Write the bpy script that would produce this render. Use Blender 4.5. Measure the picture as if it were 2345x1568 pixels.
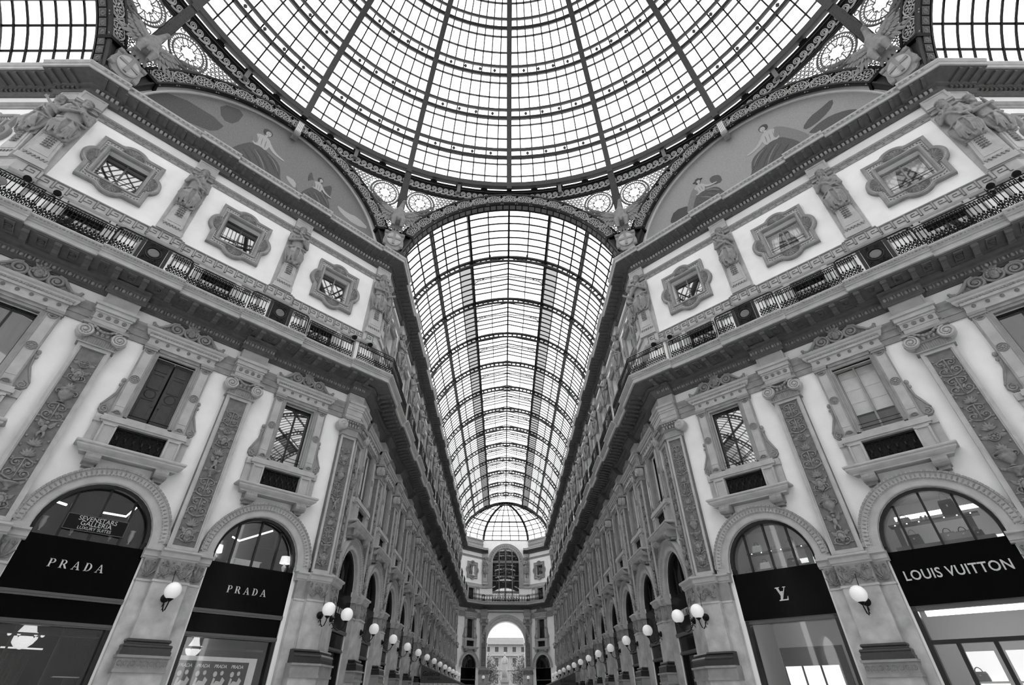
import bpy, math, random
from math import sin, cos, pi, radians, sqrt, atan2, hypot
from mathutils import Matrix, Vector
random.seed(7)
for o in list(bpy.data.objects): bpy.data.objects.remove(o)
SC = bpy.context.scene
COL = SC.collection
# ------------------------------------------------------------------ camera, sky, exposure
cam = bpy.data.cameras.new('camera'); cam.sensor_width = 36.0
cam.lens = 1097.4 / 2345 * 36; cam.shift_x = 0.01013; cam.shift_y = -0.00388
cam.clip_start = 0.05; cam.clip_end = 1000
camo = bpy.data.objects.new('camera', cam); COL.objects.link(camo)
camo.matrix_world = Matrix.Translation((-.31, -2.611, 1.6)) @ Matrix.Rotation(.007, 4, 'Z') @ Matrix.Rotation(pi/2 + .644, 4, 'X') @ Matrix.Rotation(.006, 4, 'Z')
SC.camera = camo
SC.view_settings.view_transform = 'Standard'; SC.view_settings.look = 'None'
SC.view_settings.gamma = 1.0; SC.view_settings.use_curve_mapping = False
SC.view_settings.exposure = 0.6
cy = SC.cycles; cy.max_bounces = 6; cy.diffuse_bounces = 4; cy.glossy_bounces = 2; cy.transmission_bounces = 3; cy.transparent_max_bounces = 10; cy.adaptive_threshold = .03
w = bpy.data.worlds.new('overcast_sky'); SC.world = w; w.use_nodes = True
wb = w.node_tree.nodes['Background']; wb.inputs[0].default_value = (1, 1, 1, 1); wb.inputs[1].default_value = 2.45
# ------------------------------------------------------------------ materials (grey, as the photograph is black and white)
MATS = {}
def mat(name, g, rough=.7, noise=0., scale=6., bump=0., spec=.3, metal=0., emit=0., bscale=None, coat=0.):
    m = bpy.data.materials.new(name); m.use_nodes = True; nt = m.node_tree; b = nt.nodes['Principled BSDF']
    b.inputs['Base Color'].default_value = (g, g, g, 1); b.inputs['Roughness'].default_value = rough
    b.inputs['Metallic'].default_value = metal; b.inputs['Specular IOR Level'].default_value = spec
    b.inputs['Coat Weight'].default_value = coat
    if emit: b.inputs['Emission Color'].default_value = (1, 1, 1, 1); b.inputs['Emission Strength'].default_value = emit
    if noise or bump:
        tc = nt.nodes.new('ShaderNodeTexCoord'); n = nt.nodes.new('ShaderNodeTexNoise'); n.inputs['Scale'].default_value = scale; n.inputs['Detail'].default_value = 5
        nt.links.new(tc.outputs['Object'], n.inputs['Vector'])
        if noise:
            r = nt.nodes.new('ShaderNodeMapRange'); r.inputs[1].default_value = .3; r.inputs[2].default_value = .7
            r.inputs[3].default_value = max(0, g*(1-noise)); r.inputs[4].default_value = min(1, g*(1+noise))
            nt.links.new(n.outputs[0], r.inputs[0]); c = nt.nodes.new('ShaderNodeCombineColor')
            for i in range(3): nt.links.new(r.outputs[0], c.inputs[i])
            nt.links.new(c.outputs[0], b.inputs['Base Color'])
        if bump:
            n2 = n
            if bscale:
                n2 = nt.nodes.new('ShaderNodeTexNoise'); n2.inputs['Scale'].default_value = bscale; n2.inputs['Detail'].default_value = 3
                nt.links.new(tc.outputs['Object'], n2.inputs['Vector'])
            bp = nt.nodes.new('ShaderNodeBump'); bp.inputs['Strength'].default_value = bump; bp.inputs['Distance'].default_value = .02
            nt.links.new(n2.outputs[0], bp.inputs['Height']); nt.links.new(bp.outputs[0], b.inputs['Normal'])
    m.cycles.emission_sampling = 'AUTO' if name in ('light_strip', 'light_soft') else 'NONE'
    MATS[name] = m; return m
mat('plaster', .82, .85, .05, 1.3, .15, bscale=30)
mat('trim_pale', .6, .8, .06, 2.)
mat('stone', .27, .7, .16, 3.5, .3, bscale=25)
mat('stone_pale', .41, .7, .12, 3.0, .25, bscale=25)
mat('stone_relief', .23, .75, .22, 9., .3, bscale=40)
mat('stone_ground', .155, .8, .18, 6., .2)
mat('stone_statue', .24, .65, .16, 7., .25, bscale=30)
mat('stone_soffit', .1, .8, .15, 5., .2)  # soffit dirt plus the shade of undersides, both put into this colour
mat('granite_dark', .02, .35, .3, 20., spec=.5)
mat('marble', .42, .35, .30, 2.2, spec=.45)
mat('iron_black', .005, .5, spec=.15)
mat('iron_grey', .045, .5, .12, 8., spec=.25)
mat('iron_rib', .02, .5, spec=.25)
mat('iron_pale', .40, .55, .1, 12.)
mat('iron_mid', .13, .55, .1, 12.)
mat('black_gloss', .001, .12, spec=.06)
mat('bronze_frame', .012, .35, spec=.3)
mat('bronze_bar', .07, .35, spec=.5)
mat('letter_metal', .50, .45, spec=.5, metal=.2)
mat('shutter', .05, .6, .12, 8.)
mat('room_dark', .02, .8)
mat('room_grey', .12, .8)
mat('room_lit', .45, .8)
mat('room_pale', .62, .8)
mat('white_paint', .8, .6)
mat('cloth_white', .72, .9, .05, 8.)
mat('leather_dark', .03, .4, spec=.5)
mat('leather_mid', .22, .45, spec=.5)
mat('leather_pale', .55, .5)
mat('globe_glass', .85, .15, spec=.5, emit=.1)
mat('shade', .85, .8, emit=.5)
mat('light_strip', .9, .6, emit=3.)
mat('light_soft', .9, .6, emit=.55)
mat('crystal', .85, .1, .25, 60., emit=.5)
mat('floor_marble', .6, .25, .3, .8, spec=.5)
mat('facade', .2, .85, .06, 1.)
mat('leaf', .13, .6, .5, 3.)
mat('bark', .08, .9)
mat('awning', .075, .85, .1, 4.)
mat('mosaic_mid', .17, .6, .22, 26.)
mat('mosaic_sky', .26, .6, .18, 26.)
mat('mosaic_dark', .075, .6, .35, 22.)
mat('mosaic_light', .36, .6, .15, 26.)
mat('mosaic_deep', .05, .6, .4, 22.)
def glass_mats():
    # roof panes: thin and clear; the dusty ones beside the purlins let less light through
    for nm, g in (('roof_glass', .93), ('roof_glass_dim', .4)):
        m = bpy.data.materials.new(nm); m.use_nodes = True; nt = m.node_tree; nt.nodes.clear()
        out = nt.nodes.new('ShaderNodeOutputMaterial'); tr = nt.nodes.new('ShaderNodeBsdfTransparent'); tr.inputs[0].default_value = (g, g, g, 1); nt.links.new(tr.outputs[0], out.inputs[0]); MATS[nm] = m
    # window glass in front of dark rooms: mirrors the hall
    for nm, g, refl, rough in (('window_glass', .012, .24, .02), ('window_glass_dark', .012, .12, .03)):
        m = bpy.data.materials.new(nm); m.use_nodes = True; nt = m.node_tree; nt.nodes.clear()
        out = nt.nodes.new('ShaderNodeOutputMaterial'); d = nt.nodes.new('ShaderNodeBsdfDiffuse'); d.inputs[0].default_value = (g, g, g, 1)
        gl = nt.nodes.new('ShaderNodeBsdfGlossy'); gl.inputs['Roughness'].default_value = rough; gl.inputs[0].default_value = (.9, .9, .9, 1)
        mx = nt.nodes.new('ShaderNodeMixShader'); mx.inputs[0].default_value = refl
        nt.links.new(d.outputs[0], mx.inputs[1]); nt.links.new(gl.outputs[0], mx.inputs[2]); nt.links.new(mx.outputs[0], out.inputs[0]); MATS[nm] = m
    # shop glass: clear with a faint reflection
    m = bpy.data.materials.new('shop_glass'); m.use_nodes = True; nt = m.node_tree; nt.nodes.clear()
    out = nt.nodes.new('ShaderNodeOutputMaterial'); tr = nt.nodes.new('ShaderNodeBsdfTransparent'); gl = nt.nodes.new('ShaderNodeBsdfGlossy'); gl.inputs['Roughness'].default_value = .02
    tr.inputs[0].default_value = (.93, .93, .93, 1)
    mx = nt.nodes.new('ShaderNodeMixShader'); mx.inputs[0].default_value = .045
    nt.links.new(tr.outputs[0], mx.inputs[1]); nt.links.new(gl.outputs[0], mx.inputs[2]); nt.links.new(mx.outputs[0], out.inputs[0]); MATS['shop_glass'] = m
glass_mats()
# ------------------------------------------------------------------ mesh helpers.  Local wall frame: x along the wall, -y out of it (d = -y), z up
class MB:
    def __init__(s): s.v = []; s.f = []
    def add(s, vs, fs, M=None):
        b = len(s.v)
        s.v += [tuple(M @ Vector(p)) for p in vs] if M is not None else [tuple(p) for p in vs]
        s.f += [tuple(i + b for i in f) for f in fs]; return s
    def join(s, o, M=None, flip=False):
        fs = [tuple(reversed(f)) for f in o.f] if flip else o.f
        return s.add(o.v, fs, M)
    def bx(s, x0, x1, d0, d1, z0, z1, M=None):
        v = [(x, -d, z) for z in (z0, z1) for d in (d0, d1) for x in (x0, x1)]
        return s.add(v, [(0, 1, 3, 2), (4, 6, 7, 5), (0, 4, 5, 1), (2, 3, 7, 6), (0, 2, 6, 4), (1, 5, 7, 3)], M)
    def frus(s, xa, za, da, xb, zb, db, M=None):   # tapered slab: back rect (x0,x1),(z0,z1) at da, front rect at db
        v = [(x, -da, z) for z in za for x in xa] + [(x, -db, z) for z in zb for x in xb]
        return s.add(v, [(4, 5, 7, 6), (0, 4, 6, 2), (1, 3, 7, 5), (2, 6, 7, 3), (0, 1, 5, 4)], M)
    def prism(s, pts, d0, d1, M=None):             # polygon (x,z) extruded d0..d1
        n = len(pts); v = [(x, -d0, z) for x, z in pts] + [(x, -d1, z) for x, z in pts]
        return s.add(v, [tuple(range(n, 2*n)), tuple(reversed(range(n)))] + [(i, (i+1) % n, n+(i+1) % n, n+i) for i in range(n)], M)
    def loft(s, loops, closed=True, cap=True, M=None):
        n = len(loops[0]); v = [p for l in loops for p in l]; f = []
        for k in range(len(loops)-1):
            for i in range(n if closed else n-1):
                j = (i+1) % n; f.append((k*n+i, k*n+j, (k+1)*n+j, (k+1)*n+i))
        if cap and closed: f += [tuple(reversed(range(n))), tuple(range((len(loops)-1)*n, len(loops)*n))]
        return s.add(v, f, M)
    def tube(s, pts, r, n=5, closed=False, flat=1., M=None):
        pts = [Vector(p) for p in pts]; N = len(pts); loops = []; up = Vector((0, -1, 0)); 
        for i, p in enumerate(pts):
            a = pts[i-1] if (i or closed) else p; b = pts[(i+1) % N] if (i < N-1 or closed) else p
            t = (b-a); t = t.normalized() if t.length > 1e-9 else Vector((0, 0, 1))
            u = up - t*up.dot(t)
            if u.length < 1e-4: u = Vector((1, 0, 0)) - t*t.x
            u.normalize(); q = t.cross(u); rr = r[i] if isinstance(r, (list, tuple)) else r
            loops.append([p + q*(rr*cos(2*pi*k/n)) + u*(rr*flat*sin(2*pi*k/n)) for k in range(n)])
        if closed: loops.append(loops[0])
        return s.loft(loops, True, not closed, M)
    def lathe(s, prof, n=12, c=(0, 0, 0), ax='z', M=None, a0=0., a1=2*pi, cap=True):
        full = abs(a1-a0-2*pi) < 1e-6; loops = []
        for r, h in prof:
            l = []
            for k in range(n if full else n+1):
                a = a0 + (a1-a0)*k/n; p = (r*cos(a), r*sin(a), h)
                if ax == 'd': p = (r*cos(a), -h, r*sin(a))
                elif ax == 'x': p = (h, r*cos(a), r*sin(a))
                l.append((c[0]+p[0], c[1]+p[1], c[2]+p[2]))
            loops.append(l)
        return s.loft(loops, full, full and cap, M)
    def ball(s, c, r, n=8, m=5, M=None):
        if not isinstance(r, (tuple, list)): r = (r, r, r)
        v = [(c[0], c[1], c[2]-r[2])]
        for j in range(1, m):
            a = -pi/2 + pi*j/m
            v += [(c[0]+r[0]*cos(a)*cos(2*pi*k/n), c[1]+r[1]*cos(a)*sin(2*pi*k/n), c[2]+r[2]*sin(a)) for k in range(n)]
        v.append((c[0], c[1], c[2]+r[2])); f = [(0, 1+(k+1) % n, 1+k) for k in range(n)]
        for j in range(m-2): f += [(1+j*n+k, 1+j*n+(k+1) % n, 1+(j+1)*n+(k+1) % n, 1+(j+1)*n+k) for k in range(n)]
        b = 1+(m-2)*n; f += [(b+k, b+(k+1) % n, b+n) for k in range(n)]
        return s.add(v, f, M)
    def sweep(s, st, prof, cap=True):
        # st: stations (x, y, nx, ny, e): wall point, outward mitre vector, extra projection; prof: (d, z) from bottom back round to top back
        loops = []
        for x, y, nx, ny, e in st: loops.append([(x+nx*(d+(e if d > .005 else 0)), y+ny*(d+(e if d > .005 else 0)), z) for d, z in prof])
        return s.loft(loops, False, False) if not cap else s.loft(loops, False, False).caps(loops)
    def caps(s, loops):
        s.add(loops[0], [tuple(range(len(loops[0])))]); s.add(loops[-1], [tuple(reversed(range(len(loops[-1]))))]); return s
    def mesh(s, name, m, smooth=False, flipx=False):
        me = bpy.data.meshes.new(name); v = s.v; f = s.f
        if flipx: v = [(-x, y, z) for x, y, z in v]; f = [tuple(reversed(q)) for q in f]
        me.from_pydata(v, [], f); me.materials.append(MATS[m] if isinstance(m, str) else m)
        if smooth: me.polygons.foreach_set('use_smooth', [True]*len(me.polygons))
        me.update(); return me
def circ(cx, cz, r, n=16, a0=0., a1=2*pi, d=0., rz=None, end=False):
    k = n+1 if end else n; rz = rz or r
    return [(cx+r*cos(a0+(a1-a0)*i/n), -d, cz+rz*sin(a0+(a1-a0)*i/n)) for i in range(k)]
def spiral(cx, cz, r0, r1, turns, a0=0., sgn=1, d=0., n=8):
    N = int(n*turns)+1; return [(cx+(r0+(r1-r0)*i/(N-1))*cos(a0+sgn*2*pi*turns*i/(N-1)), -d, cz+(r0+(r1-r0)*i/(N-1))*sin(a0+sgn*2*pi*turns*i/(N-1))) for i in range(N)]
def link(o, parent=None, M=None):
    COL.objects.link(o)
    if parent is not None: o.parent = parent
    if M is not None: o.matrix_basis = M
    return o
def tag(o, label=None, cat=None, group=None, kind=None):
    if label: o['label'] = label
    if cat: o['category'] = cat
    if group: o['group'] = group
    if kind: o['kind'] = kind
    return o
def obj(name, mb, m, parent=None, M=None, smooth=False, flipx=False):
    me = mb.mesh(name, m, smooth, flipx) if isinstance(mb, MB) else mb
    return link(bpy.data.objects.new(name, me), parent, M)
class Kit:
    def __init__(s): s.p = []; s._flat = None
    def part(s, name, mb, m=None, parent=None, M=None, label=None, kind=None, smooth=False):
        me = mb.mesh(name, m, smooth) if isinstance(mb, MB) else mb
        s.p.append((name, me, parent, M or Matrix.Identity(4), label, kind)); return len(s.p)-1
    def put(s, M, name, label, cat, group=None, flat=False, skip=()):
        if flat: return s.put_flat(M, name, label, cat, group)
        root = link(bpy.data.objects.new(name, None), None, M); root.empty_display_size = .1; tag(root, label, cat, group); made = []
        for n, me, par, L, lab, kind in s.p:
            if n in skip: made.append(root); continue
            o = link(bpy.data.objects.new(n, me), made[par] if par is not None else root, L); tag(o, lab, None, None, kind); made.append(o)
        s.last = made; return root
    def put_flat(s, M, name, label, cat, group=None):
        if s._flat is None:
            me = bpy.data.meshes.new(name); v = []; f = []; mi = []; ms = []; sm = []
            def world(i):
                n, m_, par, L, a, b = s.p[i]; return (world(par) if par is not None else Matrix.Identity(4)) @ L
            for i, (n, m_, par, L, a, b) in enumerate(s.p):
                W_ = world(i); k = len(v); v += [tuple(W_ @ q.co) for q in m_.vertices]
                mm = m_.materials[0]
                if mm not in ms: ms.append(mm)
                for p in m_.polygons: f.append(tuple(j+k for j in p.vertices)); mi.append(ms.index(mm)); sm.append(p.use_smooth)
            me.from_pydata(v, [], f)
            for q in ms: me.materials.append(q)
            me.polygons.foreach_set('material_index', mi); me.polygons.foreach_set('use_smooth', sm); me.update(); s._flat = me
        return tag(link(bpy.data.objects.new(name, s._flat), None, M), label, cat, group)
def remesh(mb, vox, name, m, smooth_it=2):
    me = mb.mesh(name, m, True); o = bpy.data.objects.new('tmp', me); COL.objects.link(o)
    md = o.modifiers.new('r', 'REMESH'); md.mode = 'VOXEL'; md.voxel_size = vox; md.use_smooth_shade = True
    if smooth_it: sm = o.modifiers.new('s', 'SMOOTH'); sm.factor = .5; sm.iterations = smooth_it
    dg = bpy.context.evaluated_depsgraph_get(); r = bpy.data.meshes.new_from_object(o.evaluated_get(dg)); r.name = name
    bpy.data.objects.remove(o)
    if not r.materials: r.materials.append(MATS[m])
    return r
def text_mesh(body, size, m, extr=.01, name='lettering', shear=0., space=1., bold=0.):
    c = bpy.data.curves.new('t', 'FONT'); c.body = body; c.size = size; c.extrude = extr; c.align_x = 'CENTER'; c.align_y = 'CENTER'; c.shear = shear; c.space_character = space; c.offset = bold; c.resolution_u = 3
    o = bpy.data.objects.new('t', c); COL.objects.link(o); dg = bpy.context.evaluated_depsgraph_get(); me = bpy.data.meshes.new_from_object(o.evaluated_get(dg)); bpy.data.objects.remove(o)
    me.transform(Matrix.Rotation(pi/2, 4, 'X')); me.name = name; me.materials.clear(); me.materials.append(MATS[m]); return me
def T(x=0, y=0, z=0): return Matrix.Translation((x, y, z))
def RZ(a): return Matrix.Rotation(a, 4, 'Z')
def RY(a): return Matrix.Rotation(a, 4, 'Y')
def RX(a): return Matrix.Rotation(a, 4, 'X')
ORD = ['first', 'second', 'third', 'fourth', 'fifth', 'sixth', 'seventh', 'eighth', 'ninth', 'tenth', 'eleventh', 'twelfth', 'thirteenth', 'fourteenth', 'fifteenth']
# ------------------------------------------------------------------ plan of the place (metres): octagon of inradius R, arms of half width W
W = 7.25; R = 17.51; SIDE = sqrt(2)*(R-W); BAY = 4.75; Y0 = 18.1; NB = 13; YEND = 82.2
S1, S2 = 5.07, 9.84                       # pilasters on the slanting walls, measured from the far corner
BC = (2.63, 7.47, 12.2)                   # bay centres
def F_diag(sd): return RZ(-sd*pi/4) @ T(0, R, 0)                 # sd -1 left, +1 right; local x = -sd*(SIDE/2 - s)... see xs()
def xs(sd, s): return sd*(s-SIDE/2)
def F_arm(sd): return (T(-W, 0, 0) @ RZ(pi/2)) if sd < 0 else (T(W, 0, 0) @ RZ(-pi/2))
def xa(sd, y): return y if sd < 0 else -y
def M_diag(sd, s): return F_diag(sd) @ T(xs(sd, s), 0, 0)
def M_arm(sd, y): return F_arm(sd) @ T(xa(sd, y), 0, 0)
WEST = RZ(pi/2); EAST = RZ(-pi/2)
SN = {-1: 'left', 1: 'right'}
# ================================================================== STRUCTURE
q = sqrt(.5)
def mitre(a, b): 
    k = 1 + a[0]*b[0]+a[1]*b[1]; return ((a[0]+b[0])/k, (a[1]+b[1])/k)
APX = W-3.35; APY = YEND+3.35
def stations(hw, e, kmax=NB, end='centre', cs=.1):
    """left half of the hall, from the side arm round to the far end; break forward at every pilaster"""
    st = []
    def run(P0, dv, n, L, res, m0, m1, e0, e1):
        def at(t, ee, nn=n): st.append((P0[0]+dv[0]*t, P0[1]+dv[1]*t, nn[0], nn[1], ee))
        at(0, e0, m0)
        for a, b in res:
            if a > 0: at(a, 0); at(a, e)
            if b < L: at(b, e); at(b, 0)
        at(L, e1, m1)
    nA, nB, nC, nD, nE = (0, -1), (q, -q), (1, 0), (q, -q), (0, -1)
    LA = 14.
    run((-R-LA, W), (1, 0), nA, LA, [(LA-.6-BAY*k-hw, LA-.6-BAY*k+hw) for k in (2, 1)] + [(LA-.6-hw, LA+1)], nA, mitre(nA, nB), 0, e)
    run((-R, W), (q, q), nB, SIDE, [(-1, hw+cs), (SIDE-S2-hw, SIDE-S2+hw), (SIDE-S1-hw, SIDE-S1+hw), (SIDE-hw-cs, SIDE+1)], mitre(nA, nB), mitre(nB, nC), e, e)
    LC = YEND-R
    run((-W, R), (0, 1), nC, LC, [(-1, Y0-R+hw)] + [(Y0+BAY*k-R-hw, Y0+BAY*k-R+hw) for k in range(1, kmax)], mitre(nB, nC), mitre(nC, nD), e, 0)
    LD = (W-APX)*sqrt(2)
    run((-W, YEND), (q, q), nD, LD, [], mitre(nC, nD), mitre(nD, nE), 0, 0)
    if end == 'centre': run((-APX, APY), (1, 0), nE, APX, [], mitre(nD, nE), nE, 0, 0)
    elif end == 'short': run((-APX, APY), (1, 0), nE, .9, [], mitre(nD, nE), nE, 0, 0)
    out = [st[0]]
    for p in st[1:]:
        if p != out[-1]: out.append(p)
    return out
TRIM = {}
def trim(n, hw, e, prof, m, end='centre', smooth=False):
    s_ = stations(hw, e, end=end); me = MB().sweep(s_, prof).mesh('trim', m)
    for sd in (-1, 1):
        mb = MB().sweep(s_, prof); o = obj('trim_%d' % (n if sd < 0 else n+1), mb, m, flipx=sd > 0); tag(o, kind='structure'); TRIM[(n, sd)] = o
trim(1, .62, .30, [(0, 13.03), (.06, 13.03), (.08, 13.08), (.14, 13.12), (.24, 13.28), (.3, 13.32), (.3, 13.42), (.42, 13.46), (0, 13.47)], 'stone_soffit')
trim(15, 1.3, .12, [(0, 13.46), (.45, 13.46), (.45, 13.52), (1.22, 13.55), (1.22, 13.62)], 'stone_soffit')  # underside split from the crown so its shade is painted in
trim(3, 1.3, .12, [(1.22, 13.62), (1.3, 13.62), (1.3, 13.80), (1.33, 13.80), (1.33, 13.86), (1.38, 13.88), (1.47, 13.97), (1.47, 14.02), (0, 14.02)], 'stone_pale')
trim(5, .60, .10, [(0, 11.78), (.05, 11.78), (.05, 12.0), (.08, 12.0), (.08, 12.24), (.11, 12.26), (.11, 12.36), (.17, 12.45), (.17, 12.54), (0, 12.54)], 'stone', 'short')
trim(7, .56, .14, [(0, 16.1), (.08, 16.1), (.12, 16.16), (.14, 16.2), (.14, 16.63), (.17, 16.64), (.17, 16.67), (0, 16.68)], 'stone_pale', 'short')
trim(9, .40, .06, [(0, 20.53), (.04, 20.53), (.04, 20.68), (.07, 20.7), (.13, 20.8), (.13, 20.86), (0, 20.86)], 'stone', 'short')
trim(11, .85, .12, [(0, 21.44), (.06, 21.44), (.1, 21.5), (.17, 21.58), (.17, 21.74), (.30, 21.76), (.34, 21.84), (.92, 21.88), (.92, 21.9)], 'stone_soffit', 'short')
trim(17, .85, .12, [(.92, 21.9), (.98, 21.9), (.98, 22.04), (1.02, 22.06), (1.08, 22.15), (1.08, 22.2), (0, 22.25)], 'stone_pale', 'short')
# ---- walls with real openings
def wallgrid(mb, x0, x1, z0, z1, holes, depth=.4, M=None):
    xs_ = sorted({x0, x1} | {h[i] for h in holes for i in (0, 1)}); zs = sorted({z0, z1} | {h[i] for h in holes for i in (2, 3)})
    for a, b in zip(xs_, xs_[1:]):
        for c, d in zip(zs, zs[1:]):
            if any(h[0] <= a and b <= h[1] and h[2] <= c and d <= h[3] for h in holes): continue
            mb.add([(a, 0, c), (b, 0, c), (b, 0, d), (a, 0, d)], [(0, 1, 2, 3)], M)
    for a, b, c, d in holes:
        e = depth
        mb.add([(a, 0, c), (b, 0, c), (b, 0, d), (a, 0, d), (a, e, c), (b, e, c), (b, e, d), (a, e, d)], [(0, 4, 5, 1), (1, 5, 6, 2), (2, 6, 7, 3), (3, 7, 4, 0)], M)
AZ, AR, AO = 5.45, 1.46, 1.93             # arch springing, intrados and extrados radius
WIN = (.625, 9.02, 11.56); QW = (.72, 17.88, 19.40); MZ = (.63, 14.02, 16.02)
def archwall(mb, x0, x1, c, M=None, z1=7.7, r=AR, z0=AZ, depth=.5):
    n = 20; A = [pi*i/n for i in range(n+1)]
    inn = [(c+r*cos(a), z0+r*sin(a)) for a in A]; out = []
    for a in A:
        dx, dz = cos(a), sin(a); ts = []
        if dx > 1e-6: ts.append((x1-c)/dx)
        if dx < -1e-6: ts.append((x0-c)/dx)
        if dz > 1e-6: ts.append((z1-z0)/dz)
        t = min(ts); out.append((c+t*dx, z0+t*dz))
    corners = []
    for i in range(n):
        p, p2 = out[i], out[i+1]
        f = [(inn[i][0], 0, inn[i][1]), (p[0], 0, p[1])]
        if abs(p[0]-x1) < 1e-6 and abs(p2[1]-z1) < 1e-6 and abs(p2[0]-x1) > 1e-6: f.append((x1, 0, z1))
        if abs(p[1]-z1) < 1e-6 and abs(p2[0]-x0) < 1e-6 and abs(p[0]-x0) > 1e-6: f.append((x0, 0, z1))
        f += [(p2[0], 0, p2[1]), (inn[i+1][0], 0, inn[i+1][1])]
        mb.add(f, [tuple(range(len(f)))], M)
        mb.add([(inn[i][0], 0, inn[i][1]), (inn[i+1][0], 0, inn[i+1][1]), (inn[i+1][0], depth, inn[i+1][1]), (inn[i][0], depth, inn[i][1])], [(0, 1, 2, 3)], M)
    for a, b, sx in ((x0, c-r, 1), (c+r, x1, -1)):
        mb.add([(a, 0, 0), (b, 0, 0), (b, 0, z0), (a, 0, z0)], [(0, 1, 2, 3)], M)
    for x in (c-r, c+r): mb.add([(x, 0, 0), (x, 0, z0), (x, depth, z0), (x, depth, 0)], [(0, 1, 2, 3)], M)
def baywall(mb, x0, x1, c, M=None):
    archwall(mb, x0, x1, c, M)
    wallgrid(mb, x0, x1, 7.7, 14.02, [(c-WIN[0], c+WIN[0], WIN[1], WIN[2])], .35, M)
    wallgrid(mb, x0, x1, 14.02, 22.2, [(c-MZ[0], c+MZ[0], MZ[1], MZ[2]), (c-QW[0], c+QW[0], QW[1], QW[2])], .45, M)
for sd in (-1, 1):
    mb = MB()
    for a, b, c in ((0, S1, BC[0]), (S1, S2, BC[1]), (S2, SIDE, BC[2])):
        xa_, xb_ = sorted((xs(sd, a), xs(sd, b))); baywall(mb, xa_, xb_, xs(sd, c))
    tag(obj('wall_%s' % SN[sd], mb, 'plaster', None, F_diag(sd)), kind='structure')
    mb = MB(); ys = [R] + [Y0+BAY*k for k in range(1, NB)] + [YEND]
    for k in range(NB):
        c = Y0+BAY*(k+.5); xa_, xb_ = sorted((xa(sd, ys[k]), xa(sd, ys[k+1]))); baywall(mb, xa_, xb_, xa(sd, c))
    tag(obj('wall_arcade_%s' % SN[sd], mb, 'plaster', None, F_arm(sd)), kind='structure')
    # first bays of the side arms that open left and right of the octagon
    rot = WEST if sd < 0 else EAST
    mb = MB(); ys = [R, Y0+BAY, Y0+2*BAY, Y0+3*BAY]
    for s2 in (-1, 1):
        mb = MB()
        for k in range(3):
            xa_, xb_ = sorted((xa(s2, ys[k]), xa(s2, ys[k+1])))
            baywall(mb, xa_, xb_, xa(s2, Y0+BAY*(k+.5)))
        tag(obj('wall_%s_arm_%s' % (SN[sd], 'far' if s2 == -sd else 'near'), mb, 'plaster', None, rot @ F_arm(s2)), kind='structure')
    # plain end of the side arm
    e = MB(); e.bx(-W-.3, W+.3, -.3, 0, 0, 29.5, T(0, R+16.5, 0)); tag(obj('wall_%s_arm_end' % SN[sd], e, 'plaster', None, rot), kind='structure')
# unseen rear half of the octagon, kept plain
for i, a in enumerate((-3*pi/4, 3*pi/4)):
    tag(obj('wall_rear_%s' % ('left', 'right')[i], MB().bx(-SIDE/2-.1, SIDE/2+.1, -.4, 0, 0, 28.6, T(0, R, 0)), 'plaster', None, RZ(a)), kind='structure')
for sd in (-1, 1):
    tag(obj('wall_rear_arm_%s' % SN[sd], MB().bx(-13, 0, -.3, 0, 0, 28.6, T(0, 0, 0)), 'plaster', None, T(sd*W, -R, 0) @ RZ(-sd*pi/2) @ (Matrix.Identity(4) if sd < 0 else Matrix.Scale(-1, 4, (1, 0, 0)))), kind='structure')
tag(obj('wall_rear_end', MB().bx(-W-.2, W+.2, 0, .3, 0, 24, T(0, -R-13, 0)), 'plaster'), kind='structure')
fl = MB(); fl.add([(-40, -34, 0), (40, -34, 0), (40, 92, 0), (-40, 92, 0)], [(0, 1, 2, 3)])
tag(obj('floor', fl, 'floor_marble'), kind='structure')
# ---- far end: canted window bays and the great arch to the street
for sd in (-1, 1):
    L = (W-APX)*sqrt(2); M = T(sd*(W+APX)/2, (YEND+APY)/2, 0) @ RZ(-sd*pi/4)
    mb = MB(); baywall(mb, -L/2, L/2, 0); tag(obj('wall_end_%s' % SN[sd], mb, 'plaster', None, M), kind='structure')
    mb = MB(); wallgrid(mb, -L/2, L/2, 22.2, 23.7, []); mb.bx(-L/2, L/2, 0, .1, 22.9, 23.0); mb.bx(-L/2, L/2, 0, .15, 23.5, 23.7); tag(obj('wall_attic_%s' % SN[sd], mb, 'stone', None, M), kind='structure')
mb = MB(); archwall(mb, -APX, APX, 0, None, 12.9, 2.98, 8.5, 2.4); wallgrid(mb, -APX, APX, 12.9, 23.7, [(-2.2, 2.2, 14.02, 20.1)], .6)
tag(obj('wall_end', mb, 'plaster', None, T(0, APY, 0)), kind='structure')
# ---- attic lunette walls above the cornice on the slanting sides
LZ = 20.95; RM, RT, RB = 6.57, 6.95, 7.78
def ringpts(r, a0, a1, n): return [(r*cos(a0+(a1-a0)*i/n), LZ+r*sin(a0+(a1-a0)*i/n)) for i in range(n+1)]
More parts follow.
